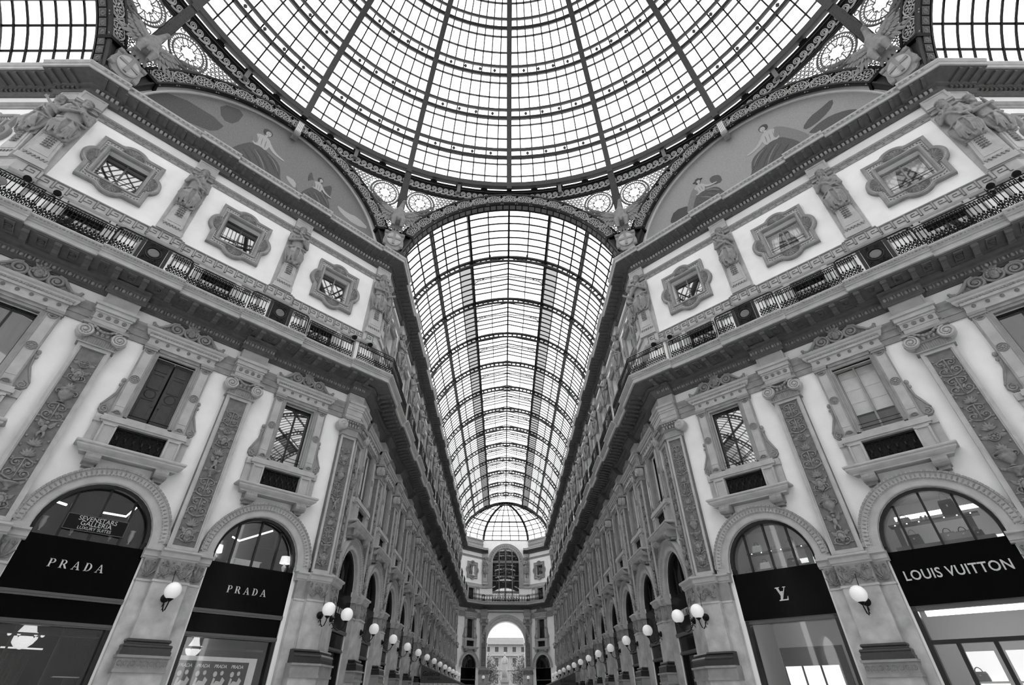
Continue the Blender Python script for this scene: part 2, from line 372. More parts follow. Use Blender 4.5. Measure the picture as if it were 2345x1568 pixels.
# ================================================================== KITS (built once, then copied part by part)
def rosette(r, n=8, depth=.05, core=.3):
    mb = MB(); mb.lathe([(r, 0), (r, depth*.5), (r*.9, depth*.75), (r*.82, depth*.4)], 16, ax='d')
    for k in range(n):
        a = 2*pi*k/n; mb.ball((r*.56*cos(a), -depth*.4, r*.56*sin(a)), (r*.2, depth*.55, r*.2), 6, 4)
    mb.ball((0, -depth*.5, 0), (r*core, depth*.8, r*core), 8, 4); return mb
def leaf(mb, x, z, a, l, w, d=0., t=.03, curl=0.):
    # pointed acanthus blade from (x,z) in direction a
    ca, sa = cos(a), sin(a); n = 5; L = []; Rr = []
    for i in range(n+1):
        u = i/n; b = w*sin(pi*(.12+.88*u))*(1-.35*u); bend = curl*u*u*l
        px_, pz_ = x+ca*l*u-sa*bend, z+sa*l*u+ca*bend
        L.append((px_-sa*b, -d, pz_+ca*b)); Rr.append((px_+sa*b, -d, pz_-ca*b))
    mid = [((l_[0]+r_[0])/2, -d-t*(1-.4*i/n), (l_[2]+r_[2])/2) for i, (l_, r_) in enumerate(zip(L, Rr))]
    b0 = 0; vs = L+mid+Rr; k = n+1; fs = []
    for i in range(n): fs += [(i, i+1, k+i+1, k+i), (k+i, k+i+1, 2*k+i+1, 2*k+i)]
    mb.add(vs, fs)
def mask(mb, x, z, s=1., d=0., beard=False):
    mb.ball((x, -d-.02*s, z), (.085*s, .075*s, .115*s), 10, 7); mb.ball((x, -d-.09*s, z-.005*s), (.018*s, .03*s, .032*s), 6, 4)
    for e in (-1, 1): mb.ball((x+e*.036*s, -d-.078*s, z+.025*s), (.018*s, .014*s, .01*s), 6, 4); mb.ball((x+e*.04*s, -d-.07*s, z-.03*s), (.025*s, .02*s, .025*s), 6, 4)
    mb.ball((x, -d-.083*s, z-.052*s), (.03*s, .015*s, .01*s), 6, 4)
    for k in range(9):
        a = pi*(-.08+1.16*k/8); mb.ball((x+.098*s*cos(a), -d-.03*s, z+.02*s+.115*s*sin(a)), .036*s, 6, 4)
    if beard:
        for k in range(5): mb.ball((x-.06*s+.03*s*k, -d-.05*s, z-.11*s-.02*s*(2-abs(k-2))), (.022*s, .03*s, .05*s), 6, 4)
def relief(seed, H=5.2, hw=.31):
    """candelabrum of scrolls, cups, masks and leaves; origin at the foot"""
    rnd = random.Random(seed); mb = MB(); z = .1; i = 0
    order = rnd.sample(['mask', 'urn', 'scroll', 'fan', 'figure', 'scroll', 'rosette', 'cup', 'scroll', 'fan'], 10)
    order = ['mask'] + order + ['fan']
    def both(fn):
        for e in (-1, 1): fn(e)
    def sc(e, z, r, d=.02, t=.026, turns=1.35, x0=.03, up=1):
        cx = e*(x0+r*.95); p = [(e*.02, -d, z-up*r*1.3), (e*(x0*.5+r*.25), -d, z-up*r*1.25)] + spiral(cx, z, r, r*.2, turns, -up*pi/2, e*up, d)
        N = len(p); mb.tube(p, [t*(1-.45*k/N) for k in range(N)], 5); mb.ball((cx, -d-.015, z), (r*.32, .04, r*.32), 6, 4)
        leaf(mb, cx+e*r*.7, z-up*r*.6, (-up*.4 if e > 0 else pi+up*.4), r*.9, r*.35, .01, .035, .3*e*up)
        leaf(mb, e*.04, z+up*r*.2, up*(pi/2-e*.5), r*1.2, r*.3, .01, .035)
    while z < H-.35:
        k = order[i % len(order)]; i += 1
        if k == 'scroll':
            h = rnd.uniform(.16, .2); r = h*.72; both(lambda e: sc(e, z+h*1.0, r)); both(lambda e: sc(e, z+h*2.5, r*.8, up=-1)); mb.tube([(0, -.02, z), (0, -.03, z+h*3.3)], .022, 5); z += h*3.5
        elif k == 'cup':
            mb.lathe([(.03, 0), (.09, .02), (.05, .06), (.04, .1), (.16, .2), (.2, .22), (.19, .25), (.06, .27)], 12, (0, -.0, z), a0=pi, a1=2*pi); both(lambda e: leaf(mb, e*.16, z+.22, pi/2-e*.9, .18, .05, .02)); z += .3
        elif k == 'urn':
            mb.lathe([(.1, 0), (.04, .05), (.05, .08), (.17, .2), (.2, .3), (.15, .38), (.2, .42), (.2, .45), (.05, .47)], 12, (0, 0, z), a0=pi, a1=2*pi)
            both(lambda e: mb.tube(spiral(e*.2, z+.36, .09, .03, 1.1, -pi/2, e, .03), .02, 5)); z += .5
            for t in range(5): leaf(mb, 0, z-.03, pi/2+(t-2)*.42, .24-.03*abs(t-2), .05, .02, .04)
            z += .24
        elif k == 'mask':
            both(lambda e: sc(e, z+.16, .11)); mask(mb, 0, z+.24, 1.25, .02, rnd.random() < .5); both(lambda e: leaf(mb, e*.12, z+.3, pi/2-e*.7, .2, .06, .02)); z += .5
        elif k == 'fan':
            for t in range(7): leaf(mb, 0, z+.02, pi/2+(t-3)*.42, .27-.02*abs(t-3), .045, .02, .045)
            mb.ball((0, -.04, z+.04), .05, 8, 5); z += .32
        elif k == 'rosette':
            r_ = rosette(.15, 8, .08); mb.join(r_, T(0, 0, z+.17)); both(lambda e: leaf(mb, e*.12, z+.17, (0 if e > 0 else pi), .2, .07, .01)); z += .36
        else:  # small winged figure
            mb.ball((0, -.05, z+.22), (.075, .06, .13), 8, 6); mb.ball((0, -.06, z+.41), (.05, .05, .06), 8, 5)
            both(lambda e: mb.tube([(e*.04, -.05, z+.12), (e*.08, -.07, z+.02), (e*.05, -.04, z-.06)], [.04, .034, .02], 5))
            both(lambda e: mb.tube([(e*.06, -.05, z+.3), (e*.14, -.06, z+.27), (e*.19, -.05, z+.37)], [.03, .025, .018], 5))
            both(lambda e: leaf(mb, e*.05, z+.3, pi/2-e*1.0, .26, .07, .01, .04, e*.4)); z += .5
        for e in (-1, 1):
            if rnd.random() < .7: mb.ball((e*hw*.86, -.02, z-rnd.uniform(.02, .12)), (.035, .03, .035), 6, 4)
    return mb
RELIEFS = [relief(s).mesh('relief', 'stone_relief', True) for s in (3, 11, 23, 31)]
def capital_mesh(mb, hw=.47, d0=.3):
    for e in (-1, 1):
        cx = e*(hw+.0); 
        mb.lathe([(.255, 0), (.255, .2), (.22, .24)], 20, (cx, -d0+.06, 11.36), 'd')
        p = spiral(cx, 11.36, .22, .05, 2.1, pi/2, e, d0+.2, 10); mb.tube(p, [.036*(1-.4*i/len(p)) for i in range(len(p))], 5); mb.ball((cx, -d0-.2, 11.36), .06, 8, 5)
        for k in range(12):
            a = 2*pi*k/12; mb.ball((cx+.13*cos(a), -d0-.17, 11.36+.13*sin(a)), .022, 5, 3)
def pilaster_kit(rel, hw=.465):
    K = Kit(); mb = MB(); mb.bx(-hw, hw, 0, .22, 5.33, 10.94); mb.bx(-hw-.05, hw+.05, 0, .26, 5.27, 5.36)
    sh = K.part('shaft', mb, 'stone_ground')
    fr = MB()
    for x0, x1 in ((-hw, -hw+.1), (hw-.1, hw)): fr.bx(x0, x1, .22, .29, 5.36, 10.94)
    for z0, z1 in ((5.36, 5.47), (10.83, 10.94)): fr.bx(-hw+.1, hw-.1, .22, .29, z0, z1)
    for x0, x1 in ((-hw+.1, -hw+.14), (hw-.14, hw-.1)): fr.bx(x0, x1, .22, .255, 5.47, 10.83)
    K.part('panel_frame', fr, 'stone_pale')
    K.part('relief', rel, None, None, T(0, -.22, 5.5))
    c = MB(); c.bx(-hw-.07, hw+.07, 0, .35, 10.94, 10.99); c.bx(-hw-.02, hw+.02, 0, .3, 10.99, 11.27)
    for k in range(15): x = -hw+.03+k*(2*hw-.06)/14; c.tube([(x, -.3, 11.01), (x, -.3, 11.25)], .02, 4)
    nk = K.part('necking', c, 'stone')
    c = MB(); c.bx(-hw-.02, hw+.02, 0, .36, 11.27, 11.58); c.bx(-hw-.2, hw+.2, 0, .5, 11.6, 11.67); c.bx(-hw-.14, hw+.14, 0, .46, 11.67, 11.72)
    for k in range(5): c.ball((-.28+.14*k, -.40, 11.38), (.06, .07, .085), 8, 5)
    g = [(x, -.47, 11.52-.09*cos(x*pi/.42*1.0)) for x in [-.36+.06*i for i in range(13)]]; c.tube(g, .035, 5)
    for i in range(7): c.ball((-.3+.1*i, -.5, 11.5-.07*cos((-.3+.1*i)*pi/.42)), .045, 6, 4)
    K.part('echinus', c, 'stone', smooth=False)
    for e in (-1, 1):
        v = MB(); cx = e*(hw+.03); v.lathe([(.22, 0), (.24, .1), (.22, .2), (.24, .28), (.2, .3)], 24, (cx, -.12, 11.37), 'd')
        p = spiral(cx, 11.37, .225, .05, 2.1, pi/2, e, .44, 16); v.tube(p, [.042*(1-.45*i/len(p)) for i in range(len(p))], 6); v.ball((cx, -.46, 11.37), .065, 8, 5)
        for k in range(12): a = 2*pi*k/12; v.ball((cx+.14*cos(a), -.45, 11.37+.14*sin(a)), .022, 5, 3)
        K.part('volute', v, 'stone_pale', smooth=False)
    b = MB(); b.bx(-.5, .5, 0, .30, 11.72, 11.95); b.bx(-.52, .52, 0, .32, 11.95, 12.2); b.bx(-.55, .55, 0, .35, 12.2, 12.28); b.bx(-.6, .6, 0, .4, 12.28, 12.45); b.bx(-.66, .66, 0, .46, 12.45, 12.56)
    bi = K.part('entablature_block', b, 'stone_pale')
    r = rosette(.075, 6, .05)
    for k in range(4): K.part('boss', r, 'stone', bi, T(-.36+.24*k, -.32, 12.08))
    b = MB(); b.bx(-.52, .52, 0, .28, 12.56, 13.08); b.frus((-.46, .46), (12.62, 13.02), .28, (-.42, .42), (12.66, 12.98), .26)
    for z0, z1 in ((12.56, 12.62), (13.02, 13.08)): b.bx(-.52, .52, .28, .31, z0, z1)
    for x0 in (-.52, .46): b.bx(x0, x0+.06, .28, .31, 12.62, 13.02)
    K.part('attic_panel', b, 'stone_pale'); return K
PILK = [pilaster_kit(r) for r in RELIEFS]
def pier_kit():
    K = Kit(); hw = .49
    K.part('pedestal', MB().bx(-.62, .62, 0, .6, 0, 2.12), 'marble')
    b = MB(); b.bx(-.66, .66, 0, .66, 2.12, 2.2); b.bx(-.64, .64, 0, .62, 2.2, 2.46); b.bx(-.68, .68, 0, .68, 2.46, 2.52); bi = K.part('pedestal_band', b, 'stone')
    o = MB()
    for k in range(8): 
        x = -.56+.16*k; o.tube(circ(x, 2.33, .055, 8, d=.625), .014, 4, True); o.ball((x, -.62, 2.33), (.02, .02, .05), 5, 4)
        if k < 7: leaf(o, x+.08, 2.24, pi/2, .16, .03, .62, .02)
    K.part('band_relief', o, 'stone_relief', bi)
    b = MB()
    for z0, z1, x, d in ((2.52, 2.62, .64, .62), (2.62, 2.7, .62, .6)): b.bx(-x, x, 0, d, z0, z1)
    for zc, r, x, d in ((2.735, .05, .58, .56), (2.87, .045, .53, .48)):
        b.loft([[(-x-r*cos(a), 0, zc+r*sin(a)), (-x-r*cos(a), -d-r*cos(a), zc+r*sin(a)), (x+r*cos(a), -d-r*cos(a), zc+r*sin(a)), (x+r*cos(a), 0, zc+r*sin(a))] for a in [-pi/2+pi*i/6 for i in range(7)]], False, False)
    b.bx(-.54, .54, 0, .5, 2.78, 2.83); K.part('base_moulding', b, 'granite_dark')
    K.part('shaft', MB().bx(-hw, hw, 0, .4, 2.92, 4.38).bx(-hw-.03, hw+.03, 0, .43, 4.38, 4.44), 'marble')
    for e in (-1, 1):
        x0, x1 = sorted((e*hw, e*.885)); K.part('side_strip', MB().bx(x0, x1, 0, .2, 0, 4.38).bx(x0-.02, x1+.02, 0, .23, 4.38, 4.44), 'marble')
        f = MB(); f.bx(x0, x1, 0, .2, 4.44, 5.02); xm = (x0+x1)/2
        fi = K.part('side_frieze', f, 'stone'); o = MB()
        for t in range(5): leaf(o, xm, 4.5, pi/2+(t-2)*.38, .46-.06*abs(t-2), .06, .2, .09)
        for s_ in (-1, 1): o.tube(spiral(xm+s_*.1, 4.58, .07, .02, 1.2, pi/2, s_, .23), .024, 4); o.tube(spiral(xm+s_*.1, 4.9, .06, .02, 1.2, -pi/2, s_, .23), .022, 4)
        K.part('leaf_relief', o, 'stone_relief', fi)
    f = MB(); f.bx(-hw, hw, 0, .4, 4.44, 5.02); fi = K.part('frieze', f, 'stone'); o = MB()
    o.join(rosette(.13, 8, .07), T(0, -.4, 4.76))
    for s_ in (-1, 1):
        for t in range(4): leaf(o, s_*.3, 4.55, pi/2+s_*(t-1.2)*.5, .36-.05*abs(t-1), .065, .4, .08)
        o.tube(spiral(s_*.2, 4.6, .09, .02, 1.4, -pi/2, s_, .43), .026, 4); o.tube(spiral(s_*.4, 4.9, .07, .02, 1.3, pi/2, s_, .43), .024, 4); o.tube(spiral(s_*.42, 4.56, .06, .02, 1.3, -pi/2, -s_, .43), .022, 4); o.ball((s_*.12, -.42, 4.95), .035, 6, 4); o.ball((s_*.3, -.42, 4.97), .03, 6, 4); leaf(o, s_*.08, 4.62, pi/2-s_*.9, .22, .05, .41, .06); o.tube(spiral(s_*.25, 4.88, .07, .02, 1.3, pi/2, -s_, .42), .016, 4)
    K.part('scroll_relief', o, 'stone_relief', fi)
    i = MB(); st = [(x, 0, 0, -1, e) for x, e in ((-.98, 0), (-.56, 0), (-.56, .2), (.56, .2), (.56, 0), (.98, 0))]
    i.sweep(st, [(0, 5.02), (.2, 5.02), (.22, 5.06), (.26, 5.08), (.28, 5.2), (.36, 5.24), (.36, 5.3), (0, 5.32)])
    K.part('impost', i, 'stone_pale'); return K
PIER = pier_kit()
def corner_kit(rel, sd=-1):
    """pilaster and pier that wrap the bend between slanting wall and arm; modelled for the left corner in world axes at the corner"""
    K = Kit(); nB, nC = (q, -q), (1, 0); m = mitre(nB, nC); sg = -1 if sd < 0 else 1
    def st(h1, h2, e=0): return [(-q*h1, -q*h1, nB[0], nB[1], e), (0, 0, m[0], m[1], e), (0, h2, 1, 0, e)]
    def sw(h1, h2, prof):
        mb = MB(); mb.sweep(st(h1, h2), prof)
        if sd > 0: mb.v = [(-x, y, z) for x, y, z in mb.v]; mb.f = [tuple(reversed(f)) for f in mb.f]
        return mb
    def rect(d, z0, z1): return [(0, z0), (d, z0), (d, z1), (0, z1)]
    h1, h2 = .62, 1.1
    K.part('pedestal', sw(h1+.13, h2+.1, rect(.6, 0, 2.12)), 'marble')
    K.part('pedestal_band', sw(h1+.15, h2+.12, [(0, 2.12), (.66, 2.12), (.66, 2.2), (.62, 2.2), (.62, 2.46), (.68, 2.46), (.68, 2.52), (0, 2.52)]), 'stone')
    K.part('base_moulding', sw(h1+.1, h2+.08, [(0, 2.52), (.62, 2.52), (.62, 2.62), (.6, 2.7), (.6, 2.69), (.63, 2.73), (.6, 2.78), (.5, 2.79), (.5, 2.83), (.53, 2.87), (.5, 2.92), (0, 2.92)]), 'granite_dark')
    K.part('shaft', sw(h1, h2, [(0, 2.92), (.4, 2.92), (.4, 4.38), (.43, 4.38), (.43, 4.44), (0, 4.44)]), 'marble')
    K.part('side_strip', sw(h1+.4, h2+.35, [(0, 0), (.2, 0), (.2, 4.38), (.23, 4.38), (.23, 4.44), (0, 4.44)]), 'marble')
    K.part('side_frieze', sw(h1+.4, h2+.35, rect(.2, 4.44, 5.02)), 'stone')
    fi = K.part('frieze', sw(h1, h2, rect(.4, 4.44, 5.02)), 'stone')
    K.part('impost', sw(h1+.06, h2+.06, [(0, 5.02), (.4, 5.02), (.42, 5.06), (.46, 5.08), (.48, 5.2), (.56, 5.24), (.56, 5.3), (0, 5.32)]), 'stone_pale')
    K.part('side_impost', sw(h1+.5, h2+.4, [(0, 5.02), (.2, 5.02), (.22, 5.06), (.26, 5.08), (.28, 5.2), (.36, 5.24), (.36, 5.3), (0, 5.32)]), 'stone_pale')
    K.part('pilaster_shaft', sw(h1, h2-.1, rect(.22, 5.3, 10.94)), 'stone_ground')
    K.part('necking', sw(h1+.02, h2-.08, [(0, 10.94), (.35, 10.94), (.35, 10.99), (.3, 11.0), (.3, 11.27), (0, 11.27)]), 'stone')
    K.part('abacus', sw(h1+.1, h2+.0, [(0, 11.27), (.34, 11.27), (.36, 11.55), (.5, 11.6), (.5, 11.67), (.46, 11.72), (0, 11.72)]), 'stone')
    K.part('entablature_block', sw(h1+.03, h2-.05, [(0, 11.72), (.3, 11.72), (.3, 11.95), (.32, 11.95), (.32, 12.2), (.35, 12.2), (.36, 12.28), (.4, 12.3), (.4, 12.45), (.46, 12.46), (.46, 12.56), (0, 12.56)]), 'stone_pale')
    K.part('attic_panel', sw(h1+.03, h2-.05, rect(.28, 12.56, 13.08)), 'stone_pale')
    # faces: slanting (local frame rotated) and arm
    def face(which):
        if which == 0: c = (h1-.11)/2; base = T(-sg*-q*c if sd > 0 else -q*c, -q*c, 0) @ RZ(-sd*pi/4)
        else: c = (.1+h2-.1)/2-.05; base = T(0, c, 0) @ RZ(-sd*pi/2)
        return base
    for wch, hw in ((0, .36), (1, .42)):
        B = face(wch); fr = MB()
        for x0, x1 in ((-hw, -hw+.08), (hw-.08, hw)): fr.bx(x0, x1, .2, .28, 5.36, 10.94)
        for z0, z1 in ((5.34, 5.46), (10.83, 10.94)): fr.bx(-hw+.08, hw-.08, .2, .28, z0, z1)
        K.part('panel_frame', fr, 'stone_pale', None, B)
        K.part('relief', rel, None, None, B @ T(0, -.22, 5.5) @ Matrix.Diagonal((.8, 1, 1, 1)))
        o = MB(); o.join(rosette(.12, 8, .07), T(0, -.4, 4.76))
        for s_ in (-1, 1):
            for t in range(4): leaf(o, s_*.25, 4.55, pi/2+s_*(t-1.2)*.5, .36-.05*abs(t-1), .065, .4, .08)
            o.tube(spiral(s_*.16, 4.6, .08, .02, 1.4, -pi/2, s_, .43), .026, 4); o.tube(spiral(s_*.32, 4.9, .07, .02, 1.3, pi/2, s_, .43), .024, 4); o.ball((s_*.12, -.42, 4.95), .035, 6, 4); leaf(o, s_*.08, 4.62, pi/2-s_*.9, .2, .05, .41, .06)
        K.part('scroll_relief', o, 'stone_relief', fi, B)
        v = MB(); e = (-1 if sd < 0 else 1)*(1 if wch == 0 else -1); cx = e*(hw+.1)
        v.lathe([(.24, 0), (.24, .3), (.2, .34)], 20, (cx, -.12, 11.37), 'd'); p = spiral(cx, 11.37, .19, .05, 2.1, pi/2, e, .46, 10); v.tube(p, .028, 5); v.ball((cx, -.46, 11.37), .06, 8, 5)
        K.part('volute', v, 'stone_pale', None, B); g = MB()
        for k in range(5): g.ball((-.28+.14*k, -.40, 11.40), (.06, .07, .09), 8, 5)
        for i in range(6): g.ball((-.3+.12*i, -.48, 11.52), .05, 6, 4)
        K.part('garland', g, 'stone', None, B)
    return K
def window_kit(style='glass'):
    K = Kit(); zs, zt = WIN[1], WIN[2]; w = WIN[0]
    for e in (-1, 1):
        j = MB(); x0, x1 = sorted((e*.76, e*1.14)); j.bx(x0, x1, 0, .16, 8.92, 11.78); j.bx(x0+.05, x1-.05, .16, .175, 9.3, 11.4); ji = K.part('jamb', j, 'stone_pale'); xm = (x0+x1)/2
        fr = MB(); 
        for a, b in ((x0, x0+.045), (x1-.045, x1)): fr.bx(a, b, .16, .19, 8.98, 11.6)
        fr.bx(x0-.03, x1+.03, 0, .22, 11.6, 11.68); fr.bx(x0-.05, x1+.05, 0, .24, 11.68, 11.78); fr.bx(x0-.02, x1+.02, 0, .21, 8.92, 9.0); K.part('jamb_moulding', fr, 'stone', ji)
        K.part('rosette', rosette(.15, 8, .07), 'stone', ji, T(xm, -.16, 10.35))
        h = MB(); h.lathe([(.14, 0), (.14, .03), (.11, .05)], 10, (xm, -.16, 9.02), 'd', a0=0, a1=pi)
        for t in range(5): leaf(h, xm, 9.02, pi*(t+.5)/5, .1, .02, .17, .03)
        h.lathe([(.14, 0), (.14, .03), (.11, .05)], 10, (xm, -.16, 11.58), 'd', a0=pi, a1=2*pi)
        for t in range(5): leaf(h, xm, 11.56, pi+pi*(t+.5)/5, .1, .02, .17, .03)
        K.part('fan_ornament', h, 'stone', ji)
        f = MB(); a, b = sorted((e*w, e*.76)); f.bx(a, b, -.1, .1, zs, 11.78); a2, b2 = sorted((e*.69, e*.76)); f.bx(a2, b2, .1, .14, zs, 11.78); K.part('inner_frame', f, 'stone')
        s_ = MB(); p = [(e*1.17, -.06, 10.25), (e*1.2, -.06, 10.0), (e*1.24, -.06, 9.7), (e*1.38, -.06, 9.4), (e*1.46, -.06, 9.2)]
        o = [(e*1.14, 10.2), (e*1.2, 10.22), (e*1.22, 10.05), (e*1.25, 9.75), (e*1.38, 9.45), (e*1.46, 9.25), (e*1.46, 9.08), (e*1.36, 8.95), (e*1.14, 8.95)]
        s_.prism(o if e < 0 else list(reversed(o)), 0, .1)
        s_.tube(spiral(e*1.31, 9.1, .145, .03, 1.6, pi/2, -e, .11), .028, 5); s_.tube([(e*1.17, -.11, 10.1), (e*1.19, -.11, 9.9), (e*1.23, -.11, 9.65), (e*1.34, -.11, 9.42), (e*1.45, -.11, 9.22)], .026, 5)
        s_.ball((e*1.2, -.08, 10.24), (.07, .07, .09), 8, 5); s_.ball((e*1.23, -.1, 10.05), (.05, .06, .06), 6, 4); K.part('side_scroll', s_, 'stone')
        pd = MB(); pd.bx(min(e*.74, e*1.16), max(e*.74, e*1.16), 0, .22, 7.92, 8.66); pd.bx(min(e*1.16, e*1.4), max(e*1.16, e*1.4), 0, .1, 7.92, 8.66)
        pd.frus(sorted((e*.8, e*1.1)), (8.0, 8.56), .22, sorted((e*.84, e*1.06)), (8.05, 8.5), .2)
        for a_, b_ in ((.74, .8), (1.1, 1.16)): x0, x1 = sorted((e*a_, e*b_)); pd.bx(x0, x1, .22, .26, 7.98, 8.6)
        for z0, z1 in ((7.92, 7.99), (8.58, 8.66)): x0, x1 = sorted((e*.74, e*1.16)); pd.bx(x0, x1, .22, .26, z0, z1)
        K.part('pedestal', pd, 'stone_pale')
        br = MB(); x0, x1 = e*.95-.2, e*.95+.2; br.lathe([(.15, x0), (.15, x1)], 12, (0, -.33, 7.44), 'x'); br.bx(x0, x1, 0, .33, 7.3, 7.58); br.lathe([(.165, e*.95-.04), (.165, e*.95+.04)], 12, (0, -.33, 7.44), 'x'); br.bx(x0+.05, x1-.05, 0, .24, 7.2, 7.3)
        K.part('bracket', br, 'stone')
    f = MB(); f.bx(-w, w, -.1, .1, zt, 11.78); f.bx(-.76, .76, .1, .14, zt+.1, 11.78); K.part('lintel', f, 'stone')
    e_ = MB(); e_.bx(-1.16, 1.16, 0, .2, 11.78, 11.88); e_.bx(-1.14, 1.14, 0, .17, 11.88, 12.1); e_.bx(-1.19, 1.19, 0, .24, 12.1, 12.2); ei = K.part('frieze', e_, 'stone_pale')
    r = rosette(.06, 6, .05)
    for k in range(6): K.part('boss', r, 'stone', ei, T(-.9+.36*k, -.17, 11.99))
    c = MB(); c.sweep([(-1.2, 0, -1, -1, 0), (1.2, 0, 1, -1, 0)], [(0, 12.16), (.06, 12.16), (.1, 12.22), (.14, 12.28), (.14, 12.34), (.2, 12.38), (.24, 12.45), (0, 12.47)])
    c.v = [(x, y-.12 if y < -.005 else y, z) for x, y, z in c.v]; K.part('cornice', c, 'stone_pale')
    dn = MB()
    for k in range(26): dn.bx(-1.2+.0942*k, -1.2+.0942*k+.05, .1, .27, 12.2, 12.26)
    K.part('dentil_row', dn, 'stone', kind='stuff')
    for e in (-1, 1):
        s_ = MB(); sp_ = spiral(e*.5, 12.76, .24, .04, 1.9, -pi/2, -e, .17, 14); s_.tube(sp_, [.055*(1-.45*i/len(sp_)) for i in range(len(sp_))], 6); s_.ball((e*.5, -.17, 12.76), .07, 8, 5)
        s_.prism([(e*x, z) for x, z in ((.25, 12.48), (1.2, 12.48), (1.2, 12.55), (.95, 12.58), (.82, 12.72), (.7, 12.93), (.5, 13.02), (.28, 12.9))][::(-1 if e < 0 else 1)][::-1], 0, .1)
        s_.tube([(e*.48, -.17, 13.0), (e*.66, -.17, 12.95), (e*.8, -.17, 12.78), (e*.97, -.16, 12.63), (e*1.17, -.15, 12.56)], [.06, .06, .055, .05, .04], 6)
        for i, (x, z) in enumerate(((.72, 12.62), (.85, 12.58), (.98, 12.54))): leaf(s_, e*x, z-.05, pi/2-e*.6, .16, .04, .12, .04)
        s_.ball((e*1.2, -.14, 12.6), (.08, .08, .1), 8, 5); s_.ball((e*1.24, -.14, 12.7), (.06, .06, .06), 6, 4); s_.ball((e*1.12, -.14, 12.62), .05, 6, 4); K.part('scroll', s_, 'stone')
    m_ = MB(); m_.tube(circ(0, 12.8, .235, 20, d=.17), .04, 6, True); m_.lathe([(.23, 0), (.23, .14)], 20, (0, 0, 12.8), 'd'); mask(m_, 0, 12.8, 1.55, .16)
    for t in range(5): leaf(m_, 0, 13.0, pi/2+(t-2)*.5, .38-.05*abs(t-2), .085, .13, .08)
    for t in range(4): leaf(m_, 0, 12.62, -pi/2+(t-1.5)*.6, .16, .05, .12, .05)
    K.part('mask', m_, 'stone')
    s_ = MB(); s_.bx(-1.24, 1.24, 0, .24, 8.66, 8.72); s_.bx(-1.28, 1.28, 0, .28, 8.72, 8.84); s_.bx(-1.24, 1.24, 0, .25, 8.84, 8.92); s_.bx(-1.42, -1.24, 0, .16, 8.66, 8.9); s_.bx(1.24, 1.42, 0, .16, 8.66, 8.9); s_.bx(-w, w, -.3, .1, 8.92, zs); K.part('sill', s_, 'stone_pale')
    l = MB(); l.sweep([(-1.3, 0, -1, -1, 0), (1.3, 0, 1, -1, 0)], [(0, 7.58), (.06, 7.58), (.06, 7.62), (.14, 7.68), (.2, 7.74), (.2, 7.8)]); 
    l.v = [(x, y-.3 if y < -.005 else y, z) for x, y, z in l.v]
    l.loft([[(-1.5-.05*cos(a), 0, 7.85+.05*sin(a)), (-1.5-.05*cos(a), -.5-.05*cos(a), 7.85+.05*sin(a)), (1.5+.05*cos(a), -.5-.05*cos(a), 7.85+.05*sin(a)), (1.5+.05*cos(a), 0, 7.85+.05*sin(a))] for a in [-pi/2+pi*i/6 for i in range(7)]], False, False); l.bx(-1.5, 1.5, 0, .5, 7.8, 7.9); l.bx(-1.3, 1.3, 0, .3, 7.6, 7.8); K.part('ledge', l, 'stone_pale')
    gb = K.part('grille_backing', MB().bx(-.74, .74, 0, .04, 7.95, 8.66), 'iron_black'); g = MB()
    for i in range(6):
        x = -.6+.24*i
        g.tube(circ(x, 8.42, .09, 8, d=.08), .014, 4, True); g.tube(circ(x, 8.17, .07, 8, d=.08), .012, 4, True); g.ball((x, -.08, 8.29), (.04, .03, .06), 6, 4); g.tube([(x-.11, -.07, 8.0), (x, -.07, 8.28), (x+.11, -.07, 8.6)], .01, 4); g.tube([(x+.11, -.07, 8.0), (x, -.07, 8.28), (x-.11, -.07, 8.6)], .01, 4)
    for z in (7.99, 8.62): g.bx(-.74, .74, .05, .1, z-.02, z+.02)
    K.part('grille', g, 'iron_rib', gb)
    if style == 'shutter':
        for e in (-1, 1):
            s_ = MB(); a, b = sorted((e*.03, e*w)); s_.bx(a, b, -.2, -.16, zs, zt); a2, b2 = sorted((e*.12, e*(w-.1)))
            for z0, z1 in ((zs+.1, zs+.95), (zs+1.35, zs+1.95), (zs+2.05, zt-.1)):
                for x0, x1 in ((a2, a2+.03), (b2-.03, b2)): s_.bx(x0, x1, -.16, -.14, z0, z1)
                for y0, y1 in ((z0, z0+.03), (z1-.03, z1)): s_.bx(a2, b2, -.16, -.14, y0, y1)
            s_.tube(circ(e*.32, zs+1.15, .17, 16, d=-.15), .02, 4, True); s_.ball((e*.1, .12, zs+.7), .03, 6, 4); K.part('shutter', s_, 'shutter')
        K.part('bar', MB().bx(-w, w, -.06, -.04, zs+.16, zs+.18), 'iron_black')
    else:
        gm = 'window_glass' if style != 'dark' else 'window_glass_dark'
        fr = MB(); 
        for x in (-w, -.03, w-.05): fr.bx(x, x+(.06 if x == -.03 else .05), -.26, -.18, zs, zt)
        fr.bx(-w, w, -.26, -.18, zs, zs+.06); fr.bx(-w, w, -.26, -.18, zt-.06, zt); K.part('sash', fr, 'bronze_frame' if style != 'blind' else 'stone')
